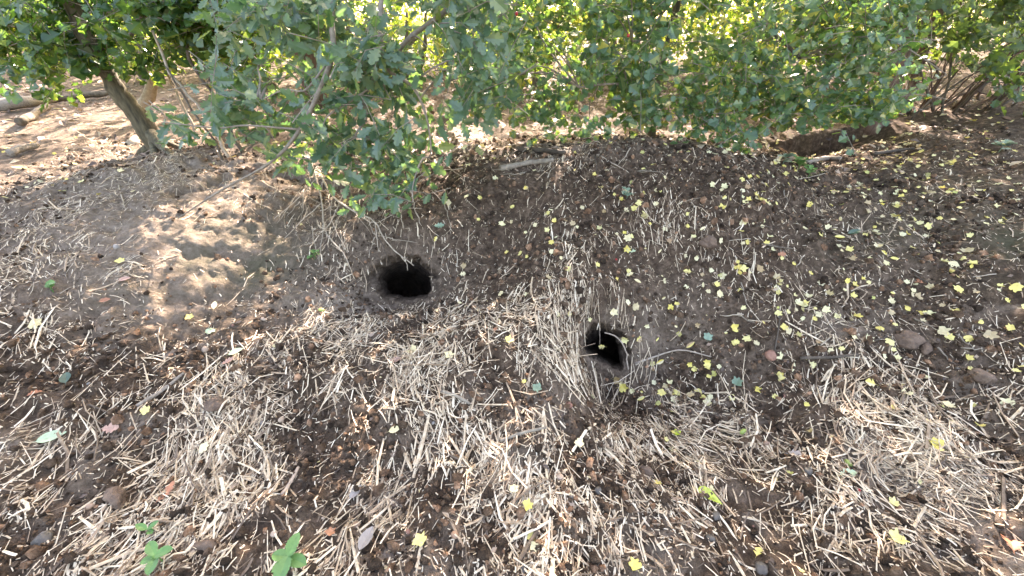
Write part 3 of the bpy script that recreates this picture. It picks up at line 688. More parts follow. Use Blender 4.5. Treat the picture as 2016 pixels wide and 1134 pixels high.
for z in [(1460,-40,1800,150,2.6,3.8,420),(1460,130,1760,240,2.7,3.3,170),(1440,230,1500,300,2.7,2.9,16),(1500,200,1700,250,2.75,3.0,34),(1640,170,1750,240,2.8,3.1,34)]:
    h2.zone(*z, .06, per=8, length=.26, face=.85, q=.64)
overhead(h2, 1.8, 4.8, 2.6, 6, 1.7, 4.2, 650)
h2.done(M['haw'], M['twig'], temps=HAW, branches=45, br=.006)

# thicket at far right
b4 = hit(1900, 225)
th = Tree('bramble_thicket', b4, 'dark tangled thicket of bare brown stems at far right', 'shrub', 'thicket')
rt = np.random.default_rng(88)
for k in range(46):
    u0 = rt.uniform(1770, 2040); v0 = 235-(u0-1770)*.12+rt.uniform(-22, 5)
    p0 = hit(u0, max(v0, 190), -.03); ln = rt.uniform(.4, 1.2)
    dr = norm(np.array([rt.normal(.25, .6), rt.normal(0, .4), rt.uniform(.5, 1.2)]))
    th.limb('stem', [p0, p0+dr*ln*.5+[0, 0, .08], p0+dr*ln+[rt.normal(0, .15), rt.normal(0, .1), -.04]], rt.uniform(.006, .016), .004, M['bark'] if k % 2 else M['barkr'], n=9, sides=5, wob=.008, seed=k)
for z in [(1770,-40,2060,90,3.4,5,330),(1790,80,2060,140,3.8,5,70),(1955,130,2050,215,3.3,3.6,26)]: th.zone(*z, .075, per=7, length=.28, q=.7)
overhead(th, 3.6, 6.5, 3, 6.5, 1.8, 3.8, 380)
th.done(M['thicket'], M['bark'], parts=200, temps=HAW, branches=24, br=.006)

# sunlit trees and shrubs farther back
rb = np.random.default_rng(31)
FAR = [(-8.5,9.0,2.6),(-5.6,8.2,2.0),(-3.2,9.2,2.6),(-1.2,8.0,1.8),(.8,9.4,2.8),(2.6,8.0,2.2),(4.6,8.8,2.6),(7.0,8.2,2.8),(9.8,9.0,3.0),(-11.5,10,3),(-6,13.5,4.2),(-1.5,14.5,4.6),(3.2,14,4.4),(8.5,14,4.5),(13.5,11,4),(-12.5,15,4.6),(-5.6,6.7,1.3),(-3.4,6.3,1.0),(-1.5,6.7,1.1),(.3,6.3,1.1),(1.9,6.7,1.3),(3.5,6.1,1.2),(5.3,6.5,1.5),(7.2,6.1,1.6),(-8,10.8,6.6),(-4.2,10.2,6.3),(-.4,10.9,6.8),(3.4,10.3,6.4),(7.4,10.7,6.6)]
WORDS = ['leftmost but one','low','tall','small round','broad','leafy','spreading','dense','rightmost but one','leftmost','tallest left','tallest middle','high','tall far','rightmost','farthest left','low front','lowest','short front','low wide','bushy front','short','thick front','nearest','big leftmost','big','biggest','big leafy','big rightmost']
for k, (x, y, h) in enumerate(FAR):
    bz = H1(x, y); base = np.array([x, y, bz])
    u, v, d = proj(base)
    place_w = 'left' if u < 500 else 'centre left' if u < 900 else 'centre' if u < 1200 else 'centre right' if u < 1600 else 'right'
    shade_tree = h > 6; tr_ = y > 12 or shade_tree  # tallest trees are added, crowns above view, to dapple the ground behind the bank
    t = Tree('background_tree' if tr_ else 'background_shrub', base, f'sunlit yellow-green {"tree" if tr_ else "shrub"} beyond the clearing, {WORDS[k]}, {place_w} of the picture', 'tree' if tr_ else 'shrub', 'far', 'sunlit growth beyond the clearing')
    for j in range(1 if tr_ else 3):
        t.limb('trunk', [base-[0, 0, .1], base+[rb.normal(0, .2), 0, h*.35], base+[rb.normal(0, .4), rb.normal(0, .2), h*.8]], .03+.03*h*.5, .02, M['bark'], n=9, sides=6, seed=j+k)
    n = 210; c = base+[0, 0, h*.56]
    q = norm(rb.normal(size=(n, 3)))*rb.uniform(.35, 1, (n, 1))**.5
    P = c+q*np.array([1.0, .7, h*.55]) if y < 7 else c+q*np.array([1.55, 1.1, h*.5]) if y < 12 else c+q*np.array([2.6, 1.4, h*.5])
    if shade_tree: P = base+[0, 0, 3.9]+q*np.array([2.1, 2.0, 1.9])
    P = P[P[:, 2] > bz+.15]
    t.twigs(P, .17 if shade_tree else .075 if y < 7 else .1 if y < 12 else .15, 9, .5 if y > 7 else .3, .2)
    t.done(M['far'], M['bark'], parts=0, temps=[KITE], branches=0, twr=.003)

# ------------------------------------------------------------------ dead twig tangle hanging to the round burrow
def lying(name, pts, r0, r1, mt, label, cat, group=None, kids=(), n=14, sides=6, wob=.003, seed=0):
    P = [hit(u, v, l) for u, v, l in pts]; o0 = P[0].copy(); o0[2] = H1(o0[0], o0[1])
    root = link(name, None); root.location = o0; tag(root, label, cat, group)
    limb('stem', P, r0, r1, mt, root, n=n, sides=sides, wob=wob, seed=seed, origin=o0)
    for k in kids: limb('twig', [hit(u, v, l) for u, v, l in k], r1*1.1, r1*.6, mt, root, n=9, sides=5, wob=.002, seed=seed+3, origin=o0)
    return root
def single(name, pts, r0, r1, mt, label, cat, group=None, n=10, sides=7, wob=.003, seed=0):
    P = [hit(u, v, l) for u, v, l in pts]; o0 = P[0].copy()
    o = limb(name, P, r0, r1, mt, None, n=n, sides=sides, wob=wob, seed=seed, origin=o0); o.location = o0
    return tag(o, label, cat, group)
lying('dead_branch', [(628,335,.1),(650,380,.12),(690,413,.14),(738,438,.16),(755,470,.15),(790,508,.13),(815,524,.1)], .0065, .0025, M['deadtwig'], 'pale dead branch reaching down over the round burrow mouth', 'branch',
      kids=[[(738,438,.16),(742,468,.15),(745,497,.13)], [(790,508,.13),(801,520,.12),(802,533,.1)], [(700,418,.14),(738,440,.13),(790,414,.12),(830,412,.1)], [(655,385,.12),(652,430,.1),(685,500,.06)]])
lying('dead_branch', [(590,255,.3),(610,310,.25),(622,352,.16),(634,400,.1),(640,455,.07),(672,495,.05),(690,530,.04)], .007, .003, M['deadtwig'], 'grey dead branch standing among dry twigs left of the round burrow', 'branch',
      kids=[[(622,352,.16),(590,390,.08),(540,432,.05)], [(634,400,.1),(600,430,.06),(560,470,.04)], [(640,455,.07),(660,420,.12),(676,380,.16)]])
lying('dead_branch', [(795,355,.2),(812,385,.14),(818,415,.09),(830,445,.05)], .004, .002, M['deadtwig'], 'thin bare twig hanging right of the oak sprays above the bank', 'branch', kids=[[(812,385,.14),(790,420,.08),(796,452,.05)]])
lying('leafy_sprig', [(850,375,.1),(872,400,.06),(884,430,.03),(888,462,.02)], .002, .0012, M['deadtwig'], 'thin trailing green sprig on the bank right of the round burrow', 'sprig')
rk = np.random.default_rng(77)
for k in range(26):
    u = rk.uniform(590, 760); v = rk.uniform(335, 470); a = rk.normal(1.2, .7); ln = rk.uniform(35, 95)
    single('dry_twig', [(u, v, rk.uniform(.01, .1)), (u+math.cos(a)*ln*.5, v+math.sin(a)*ln*.5, rk.uniform(.02, .1)), (u+math.cos(a)*ln, v+math.sin(a)*ln, .005)], rk.uniform(.0018, .0035), .0012, M['deadtwig'] if k % 3 else M['darktwig'],
           'thin dry twig in the tangle under the drooping oak bough', 'twig', 'tangled dry twigs under the oak bough', n=7, sides=4, seed=k)
# twigs strewn about the bank and the litter behind
for k in range(70):
    if k < 34: u, v = rk.uniform(700, 1480), rk.uniform(255, 345); z = ('dry twig in the litter behind the bank under the hawthorn', 'twigs in the litter behind the bank')
    elif k < 50: u, v = rk.uniform(20, 540), rk.uniform(230, 400); z = ('dry twig on the pale slope under the leaning maple', 'twigs on the left slope')
    else: u, v = rk.uniform(1450, 1980), rk.uniform(320, 720); z = ('dry twig among the yellow leaves of the right slope', 'twigs on the right slope')
    a = rk.uniform(0, math.pi); ln = rk.uniform(30, 90) if v > 330 else rk.uniform(25, 70)
    single('dry_twig', [(u, v, .006), (u+math.cos(a)*ln*.5, v+math.sin(a)*ln*.35, .016), (u+math.cos(a)*ln, v+math.sin(a)*ln*.6, .006)], rk.uniform(.0025, .005), .0015, [M['twig'], M['deadtwig'], M['darktwig']][k % 3], z[0], 'twig', z[1], n=6, sides=5, seed=k)

# logs and larger sticks
for k, (pts, r0, r1, m_, lb, ct) in enumerate([
  ([(985,332,.01),(1040,322,.02),(1090,316,.015)], .019, .014, 'twig', 'pale weathered log lying on top of the bank', 'log'),
  ([(1018,294,.03),(1065,296,.03),(1112,301,.03)], .02, .014, 'darktwig', 'dark stick lying behind the pale log', 'stick'),
  ([(870,238,.08),(905,218,.2),(940,198,.4)], .035, .03, 'bark', 'dark fallen stem leaning up behind the drooping oak boughs', 'log'),
  ([(-20,208,.08),(50,200,.09),(105,193,.06)], .07, .05, 'log', 'thick fallen log at the far left edge', 'log'),
  ([(40,240,.05),(70,222,.05),(95,208,.06)], .04, .03, 'bark', 'short dark log in front of the thick fallen log', 'log'),
  ([(18,302,.03),(45,292,.04),(75,286,.03)], .03, .02, 'log', 'grey wood stub on the sunlit left ground', 'log'),
  ([(110,195,.05),(165,188,.06),(220,182,.06)], .035, .03, 'bark', 'dark fallen branch left of the leaning maple', 'branch'),
  ([(1590,318,.02),(1625,312,.03),(1655,312,.02)], .02, .014, 'log', 'curved root piece in front of the dark hollow at right', 'root'),
  ([(1720,302,.02),(1770,296,.02),(1800,292,.02)], .014, .01, 'darktwig', 'dark stick right of the hollow below the hawthorn', 'stick'),
  ([(985,868,.01),(1030,852,.02),(1075,842,.012)], .007, .005, 'twig', 'brown stick lying on straw below the heap', 'stick'),
  ([(868,770,.006),(900,782,.012),(925,796,.006)], .008, .006, 'twig', 'short grey stick on the straw heap', 'stick'),
  ([(270,800,.008),(320,768,.015),(362,735,.01)], .008, .006, 'log', 'bundle-like grey stick pointing up the left slope', 'stick'),
  ([(555,975,.006),(575,945,.015),(588,920,.008)], .007, .005, 'tanstone', 'short thick brown stick in the left foreground', 'stick'),
  ([(1250,718,.012),(1290,702,.02),(1340,690,.02),(1400,704,.012)], .005, .003, 'root', 'thin pale root running right from the smaller burrow', 'root'),
  ([(1525,690,.01),(1532,650,.015),(1536,618,.01)], .004, .003, 'darktwig', 'upright thin dark twig on the right slope', 'twig'),
  ([(1575,706,.012),(1640,704,.014),(1690,698,.012)], .008, .006, 'darktwig', 'brown stick half hidden beside the large clod', 'stick'),
  ([(1500,480,.01),(1530,487,.014),(1562,490,.01)], .005, .003, 'bark', 'dark bent twig in the middle of the right slope', 'twig')]):
    single('fallen_'+ct if ct in ('log', 'branch', 'stick') else 'bare_'+ct, pts, r0, r1, M[m_], lb, ct, n=12, sides=8, wob=r1*.12, seed=k)
# root arching over the right rim of the smaller burrow
h = HOLES[1]
rim = []
for th_ in np.linspace(math.radians(95), math.radians(-35), 9):
    k_ = np.interp(th_, h['A'], h['R'], period=2*np.pi)*1.0
    rim.append(h['c']+h['e1']*math.cos(th_)*h['r1']*k_+h['e2']*math.sin(th_)*h['r2']*k_+h['a']*.03)
o = limb('arching_root', rim, .003, .004, M['root'], None, n=20, sides=6, wob=.001, origin=rim[0]); o.location = rim[0]
tag(o, 'thin pale root arching round the rim of the smaller burrow', 'root')

for k, (pts, lb) in enumerate([([(1180,640,.0),(1181,668,.05),(1180,688,.05)], 'thin root hanging straight down over the smaller burrow'), ([(1118,688,.02),(1142,684,.05),(1172,676,.07)], 'upper straw jutting out over the smaller burrow'), ([(1120,706,.02),(1148,700,.05),(1176,697,.07)], 'lower straw jutting out over the smaller burrow')]):
    P = [hit(u, v, l) if j == 0 else None for j, (u, v, l) in enumerate(pts)]; y0 = P[0][1]
    P = [P[0]]+[at_y(u, v, y0+(.0 if k else -.03)) for u, v, l in pts[1:]]
    o = limb('hanging_root' if k == 0 else 'jutting_straw', P, .002, .0013 if k == 0 else .0018, M['root'] if k == 0 else M['straw'], None, n=7, sides=5, origin=P[0]); o.location = P[0]
    tag(o, lb, 'root' if k == 0 else 'straw')
# ------------------------------------------------------------------ fallen leaves
def ground_leaf(name, p, size, tmpl, mt, ang, label, cat='leaf', group=None, rise=.006, tilt=(0, 0), mesh=None):
    nn = nrm(np.array([p[0]]), np.array([p[1]]))[0]+np.array([tilt[0], tilt[1], 0]); nn = norm(nn)
    X, Y_, Z_ = basis(np.array([[math.cos(ang), math.sin(ang), 0]])-(nn*np.dot(nn, [math.cos(ang), math.sin(ang), 0]))[None], nn[None])
    Mx = Matrix.Identity(4)
    for c, A in enumerate((X[0], Y_[0], Z_[0])):
        for q in range(3): Mx[q][c] = A[q]*size
    if mesh is not None:
        ky = rg.uniform(.62, 1.05)
        for q in range(3): Mx[q][1] *= ky
    Mx.translation = Vector(np.array(p)+nn*rise)
    me = mesh if mesh is not None else mesh_from(name, tmpl[0], [tmpl[1]], mt)
    o = link(name, me, None, Mx); return tag(o, label, cat, group)
LEAVES = [
 (828,1070,.042,MAP[0],'gold',1.2,'maple_leaf','large bright yellow maple leaf at the bottom left of centre'),
 (768,851,.045,OVL,'cream',.4,'beech_leaf','pale cream broad leaf lying below the straw heap'),
 (1370,970,.085,PNT,'lime',-.5,'pointed_leaf','large pointed yellow-green leaf in the right foreground'),
 (1250,1118,.036,MAP[1],'gold',2,'maple_leaf','yellow leaf touching the bottom edge right of centre'),
 (1040,998,.034,MAP[3],'gold',.3,'maple_leaf','yellow lobed leaf in the centre foreground, lower of a pair'),
 (1013,967,.032,MAP[2],'cream',1.5,'maple_leaf','pale yellow leaf in the centre foreground, upper of a pair'),
 (1137,877,.036,MAP[0],'cream',.8,'maple_leaf','pale buff maple leaf on straw below the smaller burrow'),
 (1648,941,.06,OAKG[0],'palegreen',.1,'oak_leaf','pale green oak leaf in the right foreground'),
 (1055,766,.042,MAP[0],'bluegreen',-1.4,'maple_leaf','blue-green fresh maple leaf on the straw heap'),
 (1448,755,.046,MAP[3],'bluegreen',.9,'maple_leaf','blue-green leaf on dark soil right of the smaller burrow'),
 (1392,665,.045,MAP[2],'bluegreen',1.3,'maple_leaf','blue-green leaf on the slope right of the smaller burrow'),
 (135,760,.07,OVL,'darkgreen',2.3,'oval_leaf','dark green leaf on bare soil at left'),
 (405,886,.04,MAP[2],'yellow',.6,'maple_leaf','yellow leaf amid straw left of centre in front'),
 (290,812,.034,MAP[1],'gold',1,'maple_leaf','small yellow leaf on straw of the left slope'),
 (1840,882,.05,MAP[4],'gold',2.4,'maple_leaf','golden leaf in the bright straw at right'),
 (1757,1066,.045,MAP[3],'gold',.2,'maple_leaf','golden leaf in the bright straw at lower right'),
 (1993,1095,.08,OAKG[1],'orange',.8,'oak_leaf','brown oak leaf at the lower right corner'),
 (765,716,.055,OAKG[0],'pink',.1,'oak_leaf','pinkish dry oak leaf in the middle of the straw heap'),
 (205,846,.07,OAKG[0],'pink',.05,'oak_leaf','large pinkish-brown oak leaf on the left slope'),
 (310,996,.065,OAKG[2],'orange',1.3,'oak_leaf','rusty orange oak leaf standing in straw at lower left'),
 (57,785,.04,OAKG[1],'orange',.9,'oak_leaf','small orange leaf near the left edge'),
 (75,873,.08,OVL,'palegreen',.5,'oval_leaf','long pale grey-green leaf near the left edge'),
 (708,1090,.07,OVL,'greyleaf',1.3,'oval_leaf','grey-brown withered leaf at the bottom'),
 (853,446,.06,OAKG[0],'bluegreen',.1,'oak_leaf','fresh green oak leaf on the bank right of the round burrow'),
 (1230,492,.05,OAKG[2],'palegreen',-.5,'oak_leaf','pale green oak leaf on the middle of the bank'),
 (238,517,.04,MAP[0],'gold',1.1,'maple_leaf','yellow leaf on a straw tuft of the pale left slope'),
 (72,641,.05,MAP[2],'cream',.2,'maple_leaf','pale yellow leaf on bare soil at far left'),
 (200,597,.045,OVL,'orange',.3,'oval_leaf','small orange leaf on the bare left slope'),
 (423,613,.045,OVL,'cream',1.9,'oval_leaf','curled pale leaf at the foot of the left slope'),
 (372,629,.036,MAP[1],'gold',.3,'maple_leaf','yellow leaf at the foot of the left slope'),
 (235,555,.05,OVL,'pink',.4,'oval_leaf','pinkish dry leaf on the left slope'),
 (452,703,.06,OVL,'palegreen',.6,'oval_leaf','pale curled leaf on straw left of the heap'),
 (437,722,.05,OAKG[0],'pink',.7,'oak_leaf','brown dry oak leaf beside the pale curled leaf'),
 (415,657,.05,MAP[2],'palegreen',.9,'maple_leaf','pale green leaf half under straw left of the heap'),
 (648,1055,.03,MAP[0],'orange',.9,'maple_leaf','tiny orange leaf in the left centre foreground'),
 (1000,674,.036,MAP[3],'gold',.5,'maple_leaf','yellow leaf on the heap between the burrows'),
 (884,704,.04,MAP[0],'cream',.2,'maple_leaf','pale yellow leaf on the heap left of the smaller burrow'),
 (1545,900,.07,OAKG[1],'greyleaf',-.4,'oak_leaf','grey dry oak leaf on soil in the right foreground'),
 (1525,403+100,.05,OAKG[0],'orange',.1,'oak_leaf','small rust-red oak leaf on the right slope'),
 (1817,562,.055,OAKG[1],'orange',2.2,'oak_leaf','orange oak leaf on the right slope'),
 (1668,463,.07,OVL,'darkgreen',.2,'ivy_leaf','dark green leaf on the upper right slope'),
 (690,985,.05,OVL,'greyleaf',1.0,'oval_leaf','small grey dry leaf in the left centre foreground'),
 (1485,272,.06,MAP[0],'gold',.4,'maple_leaf','yellow leaf at the lower edge of the right hawthorn'),
 (1330,860,.04,MAP[1],'lime',.4,'maple_leaf','small yellow-green leaf in front of the smaller burrow'),
 (975,655,.02,MAP[1],'orange',.4,'maple_leaf','tiny reddish leaf above the straw heap'),
]
for u, v, s, tm, mk, an, nm, lb in LEAVES:
    ground_leaf('fallen_'+nm, hit(u, v), s*1.05, tm, M[mk], an, lb, rise=.016 if v > 560 else .01)
# the yellow carpet
def yel_d(u, v, x, y):
    d = blobs(u, v, [(1760,390,330,130,.9),(1600,620,260,110,.6),(1850,640,200,110,.6),(1400,420,160,90,.35),(1200,480,140,110,.3),(1330,740,120,40,.7),(1500,740,150,40,.4),(1230,370,200,40,.35),(1820,300,250,60,.6),(950,400,120,60,.14),(1100,760,60,30,.2),
      (60,320,160,60,.4),(1700,850,260,80,.14),(1500,930,400,100,.06),(1000,300,300,40,.3),(700,480,60,50,.12)])
    d *= np.clip(.7+1.1*pnoise(x*3.3+2, y*3.3+9), .15, 1.6)
    return np.clip(d, 0, 1)*.55
YL = "896,399 944,398 1006,415 1007,440 944,438 849,461 1080,417 1054,444 1094,471 1036,457 1002,498 1077,499 1104,512 1122,543 1174,530 1213,466 1280,450 1233,478 1226,537 1239,540 1250,554 1233,586 1200,597 1243,619 1270,632 1319,615 1333,645 1300,497 1320,482 1313,556 1144,419 1133,449 1292,408 910,543 913,591 941,616 859,616 993,568 1037,580 915,520 1259,677 1298,703 1274,747 1228,767 1041,752 811,695 1318,764 1423,408 1382,459 1421,468 1449,457 1455,483 1462,526 1363,517 1366,528 1386,564 1404,564 1393,571 1415,582 1365,642 1446,642 1435,649 1508,648 1541,647 1546,660 1592,612 1467,672 1439,669 1590,690 1559,708 1541,702 1640,690 1786,616 1836,618 1758,596 1716,531 1751,512 1654,540 1663,552 1710,568 1693,552 1682,586 1652,490 1636,469 1617,463 1622,448 1638,453 1762,441 1802,418 1818,395 1880,404 1873,432 1837,455 1869,517 1910,524 1919,499 1848,487 1896,533 1883,563 1885,572 1979,563 1952,563 1954,580 1977,598 1935,648 1972,646 1936,663 1896,665 1846,660 1862,658 1919,734 1808,732 2006,732 1733,716 1425,723 1388,716 1352,718 1721,753 1345,692 1666,573 1719,584 1453,774 1490,764 1580,808 1913,808 1768,813 1858,804 1310,870 1323,859 1293,901 1543,940 1486,1092 1563,1126 1814,954 1753,994 1062,1061 1040,1056 1243,775 1258,779 1275,783 1290,782 1305,788 1325,780 1350,778 1215,752 1195,660"
YP = np.array([hit(*[float(c) for c in t.split(',')]) for t in YL.split()])
P, pu, pv = scatter(30000, -4.2, 4.6, .4, 4.6, yel_d)
_, _, pd = proj(P); inf = (pu > 4) & (pu < 2012) & (pv > 200) & (pv < 1130)
wgt = np.where(inf, 1/pd**2, 1e-4)*rg.uniform(.2, 1, len(P)); order = np.argsort(-wgt)
sel = np.concatenate([rg.permutation(order[:1500])[:300-len(YP)]]); rest = np.setdiff1d(rg.permutation(order)[:700], sel)
YP[:, :2] += rg.normal(0, .012, (len(YP), 2)); YP[:, 2] = H(YP[:, 0], YP[:, 1])
AP = np.vstack([YP, P[sel]]); au, av, ad = proj(AP)
asz = np.where(np.arange(len(AP)) < len(YP), np.exp(rg.normal(math.log(.034), .34, len(AP))), np.exp(rg.normal(math.log(.027), .3, len(AP))))
asz = np.where(av > 850, asz*.75, asz).clip(.016, .05)
sz = rg.uniform(.022, .042, len(P))
ymesh = [[mesh_from('fallen_leaf', T, [tr], M[k]) for T, tr in MAP+[HAW[2], OVL]] for k in ('yellow', 'gold', 'cream')]
for i in range(len(AP)):
    lb, g = near_label('small yellow leaf', au[i], av[i]); k = int(rg.choice(3, p=[.55, .25, .2]))
    ground_leaf('fallen_leaf', AP[i], asz[i], None, None, rg.uniform(0, 6.28), lb, 'leaf', g, rise=.01+rg.exponential(.005), tilt=tuple(rg.normal(0, .25, 2)+[0, -.12]), mesh=ymesh[k][i % 7])
def carpet(name, P, sz, tm, mt, label, cat):
    n = len(P); Z = norm(nrm(P[:, 0], P[:, 1])+rg.normal(0, .25, (n, 3))); a = rg.uniform(0, 6.28, n)
    X, Y_, Z = basis(np.stack([np.cos(a), np.sin(a), 0*a], -1)-Z*(Z[:, 0]*np.cos(a)+Z[:, 1]*np.sin(a))[:, None], Z)
    wh = rg.integers(0, len(tm), n); VV = []; FF = []; b = 0
    for q, (T, tr) in enumerate(tm):
        s = wh == q
        if not s.any(): continue
        V, f = place(T, tr, X[s], Y_[s], Z[s], P[s]+[0, 0, .008], sz[s]); VV.append(V); FF.append(f+b); b += len(V)
    return tag(link(name, mesh_from(name, np.concatenate(VV), FF, mt)), label, cat, kind='stuff')
carpet('yellow_leaf_litter', P[rest], sz[rest], MAP, M['yellow'], 'small yellow and cream leaves scattered thinly over the slopes', 'leaf litter')
def lit_d(u, v, x, y):
    d = blobs(u, v, [(950,280,420,45,.8),(300,250,420,80,.7),(1750,360,300,100,.35),(1500,640,400,120,.3),(1700,700,250,70,.3),(650,420,80,80,.5),(900,850,700,250,.22),(1600,280,150,40,.6)])
    return np.clip(d*np.clip(.8+pnoise(x*3+1, y*3), .2, 1.5) + np.where(y > 3.4, .45, 0), 0, .9)
P, pu, pv = scatter(34000, -8, 8, .4, 9, lit_d)
carpet('brown_leaf_litter', P, np.where(P[:, 1] > 2.6, rg.uniform(.035, .085, len(P)), rg.uniform(.01, .032, len(P))), [OVL, KITE, KITE, KITE, KITE], M['brownleaf'], 'brown dry leaf litter under the trees behind the bank', 'leaf litter')

# ------------------------------------------------------------------ stones, clods, acorns, berries
def lump(name, u, v, s, mt, label, cat, group=None, seed=0, squash=(1, .85, .7), rough=.14, sub=2):
    import bmesh
    r = np.random.default_rng(seed+5); bm = bmesh.new(); bmesh.ops.create_icosphere(bm, subdivisions=sub, radius=1)
    ph = r.uniform(0, 6, 6)
    for vt in bm.verts:
        c = vt.co; k = 1+rough*(math.sin(c.x*3+ph[0])+math.sin(c.y*3.4+ph[1])+math.sin(c.z*3.1+ph[2])+.6*math.sin(c.x*7+c.y*6+ph[3])+.4*math.sin(c.z*9+c.x*5+ph[4]))*.6
        vt.co = Vector((c.x*squash[0], c.y*squash[1], c.z*squash[2]))*k*s
    me = bpy.data.meshes.new(name); bm.to_mesh(me); bm.free(); me.materials.append(mt)
    for p in me.polygons: p.use_smooth = True
    p = hit(u, v); o = link(name, me); o.location = (p[0], p[1], p[2]+s*squash[2]*.45); o.rotation_euler = (r.normal(0, .3), r.normal(0, .3), r.uniform(0, 6))
    return tag(o, label, cat, group)
for k, a in enumerate([
 ('soil_clod',1782,672,.06,'clod','large rough brown clod on the lower right slope','clod'),
 ('soil_clod',1822,690,.028,'clod','small brown clod just right of the large clod','clod'),
 ('round_stone',1515,704,.032,'redstone','reddish-brown stone below the right slope','stone'),
 ('soil_clod',430,800,.045,'clod','long dark clod of earth on the left straw slope','clod'),
 ('soil_clod',410,1080,.04,'clod','dark clod with pale top at the bottom left','clod'),
 ('soil_clod',233,985,.045,'clod','dark brown clod amid straw at lower left','clod'),
 ('round_stone',232,487,.022,'stone','small grey stone on the upper left slope','stone'),
 ('round_stone',1101,940,.017,'tanstone','small tan stone right of centre in front','stone'),
 ('round_stone',405,690,.02,'tanstone','smooth tan stone on straw left of the heap','stone'),
 ('round_stone',520,630,.018,'tanstone','tan stone at the foot of the left slope','stone'),
 ('round_stone',708,675,.016,'redstone','reddish stone on the left of the heap','stone'),
 ('round_stone',733,660,.016,'tanstone','tan stone on the left of the heap','stone'),
 ('round_stone',555,828,.014,'tanstone','round pale tan stone left of centre','stone'),
 ('round_stone',540,1052,.012,'tanstone','round tan pebble at lower left centre','stone'),
 ('flint_stone',1590,928,.018,'flint','blue-black flint in the right foreground','stone'),
 ('flint_stone',1410,1018,.02,'flint','dark flint in the lower right foreground','stone'),
 ('flint_stone',1397,1060,.018,'flint','grey-white flint near the bottom, right of centre','stone'),
 ('flint_stone',1180,968,.02,'flint','dark stone below the smaller burrow in front','stone'),
 ('flint_stone',1498,1122,.02,'flint','dark flint at the bottom edge','stone'),
 ('flint_stone',1030,1118,.018,'flint','bluish stone at the bottom centre','stone'),
 ('flint_stone',90,1068,.03,'flint','dark flint at the lower left corner','stone'),
 ('flint_stone',1520,865,.012,'flint','small whitish flint right of centre','stone'),
 ('round_stone',1120,800,.02,'redstone','half-buried brown stone in front of the smaller burrow','stone'),
 ('soil_clod',1930,745,.05,'clod','dark clod near the right edge','clod'),
 ('soil_clod',1390,480,.05,'clod','dark clod sitting high on the bank','clod'),
 ('round_stone',1640,788,.02,'redstone','brown stone at the straw tuft on the right','stone'),
 ('soil_clod',1270,930,.03,'clod','low brown clod in the right centre foreground','clod')]):
    nm, u, v, s, mk, lb, ct = a
    lump(nm, u, v, s*.9, M[mk], lb, ct, seed=k, rough=.26 if mk in ('clod', 'flint') else .1, sub=3 if s > .03 else 2, squash=(1.2, .8, .6) if k % 2 else (1, .85, .7))
for k, (u, v, mk, lb) in enumerate([(701,1036,'acorn','brown acorn lying left of the bottom maple leaf'),(1462,852,'acorng','round green acorn in the right foreground'),(1668,913,'acorng','green acorn on soil at right'),(633,612,'acorng','yellowish acorn beside the round burrow'),
       (1508,873,'acorn','brown acorn right of centre in front'),(895,1055,'acorn','small brown acorn near the bottom centre'),(180,997,'acorn','reddish acorn at lower left')]):
    lump('acorn', u, v, .012, M[mk], lb, 'acorn', seed=k+50, squash=(1.4, .9, .9), rough=.02)
for k, (u, v, lb) in enumerate([(1690,965,'tiny red berry in the right foreground'),(555,1108,'tiny red berry at the bottom left'),(1213,512,'red berry on the middle of the bank')]):
    lump('fallen_berry', u, v, .006, M['berry'], lb, 'berry', seed=k+70, squash=(1, 1, 1), rough=.02)
for k, (u, v, y) in enumerate([(1017,27,2.6),(1237,70,2.68)]):
    o = lump('haw_berry', 1000, 700, .009, M['berry'], ['red haw hanging at the upper centre','red haw hanging beside the dead hawthorn branch'][k], 'berry', seed=k+80, squash=(1, 1, 1.1), rough=.02)
    o.location = at_y(u, v, y)
# loose pebbles
for k in range(34):
    u, v = rk.uniform(40, 1980), rk.uniform(640, 1125)
    z = ('small pebble in the left foreground soil', 'pebbles at left') if u < 700 else ('small pebble in the centre foreground soil', 'pebbles in the centre') if u < 1350 else ('small pebble in the right foreground soil', 'pebbles at right')
    lump('pebble', u, v, rk.uniform(.005, .011), M[['tanstone','stone','redstone','clod','flint'][k % 5]], z[0], 'pebble', z[1], seed=k+100, sub=1)

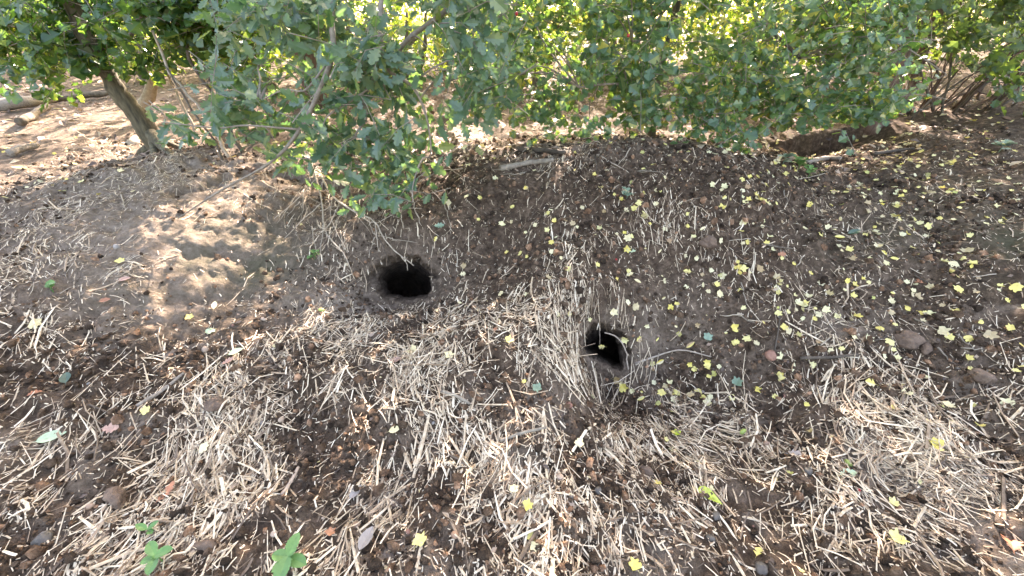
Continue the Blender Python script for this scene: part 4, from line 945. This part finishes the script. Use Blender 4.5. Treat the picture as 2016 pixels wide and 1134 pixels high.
# ------------------------------------------------------------------ small green plants
def plant(name, u, v, leaves, mt, label, cat, stem=.05, tm=PNT):
    p = hit(u, v); root = link(name, None); root.location = p; tag(root, label, cat)
    limb('stem', [np.array([0, 0, -.01]), np.array([.004, 0, stem*.5]), np.array([0, .004, stem])], .0025, .0015, mt, root, n=5, sides=5)
    me = mesh_from('leaf', tm[0], [tm[1]], mt)
    for a, t, s, hh in leaves:
        X = norm(np.array([math.cos(a)*math.cos(t), math.sin(a)*math.cos(t), math.sin(t)])); Z = norm(np.array([-math.cos(a)*math.sin(t), -math.sin(a)*math.sin(t), math.cos(t)]))
        X, Y_, Z = basis(X[None], Z[None]); Mx = Matrix.Identity(4)
        for c, A in enumerate((X[0], Y_[0], Z[0])):
            for q in range(3): Mx[q][c] = A[q]*s
        Mx.translation = Vector((0, 0, stem*hh)); link('leaf', me, root, Mx)
SER = [(0,0)]+[q for i in range(7) for q in ((.06+i*.125, .3*math.sin(math.pi*(.18+.1*i))+.03), (.11+i*.125, .3*math.sin(math.pi*(.18+.1*i))-.02))]+[(1,0)]
NET = leaf_half(SER, [0,.3,.6,1], -.15, .25)
plant('nettle_plant', 580, 1112, [(1.4,.3,.06,1),(-1.5,.1,.07,1),(3.0,.1,.055,.8),(-.3,.05,.06,.8),(-2.3,.2,.05,.7),(.5,.5,.03,1)], M['nettle'], 'small green nettle plant at the bottom edge', 'nettle', .06, NET)
plant('green_seedling', 322, 1108, [(.3,.2,.05,1),(2.4,.3,.05,1),(-1.3,.1,.05,.8),(3.6,.1,.04,.8)], M['nettle'], 'green leafy seedling at the bottom left', 'seedling', .05, NET)
plant('green_seedling', 300, 1052, [(2.9,.2,.04,1),(.5,.3,.04,1),(-.4,.2,.035,.8)], M['nettle'], 'tiny green seedling just above the bottom left seedling', 'seedling', .03, OVL)
for k, (u, v, s, lb) in enumerate([(1570,335,.09,'clump of green leaves in front of the dark hollow'),(1540,325,.07,'green sprout left of the leaf clump by the hollow'),(1590,350,.06,'green sprout below the leaf clump by the hollow'),(1233,392,.05,'green sprig on top of the bank'),(105,575,.05,'small green plant at far left'),(1965,300,.07,'green sprout near the right edge under the thicket'),(620,510,.045,'bright green sprout left of the round burrow')]):
    rr = np.random.default_rng(k+400)
    plant('green_sprout', u, v, [(rr.uniform(0, 6.28), rr.uniform(-.1, .7), s*rr.uniform(.5, 1), rr.uniform(.3, 1)) for _ in range(14 if s > .06 else 8)], M['bluegreen'] if k % 2 else M['nettle'], lb, 'plant', s*.9, HAW[k % 3])
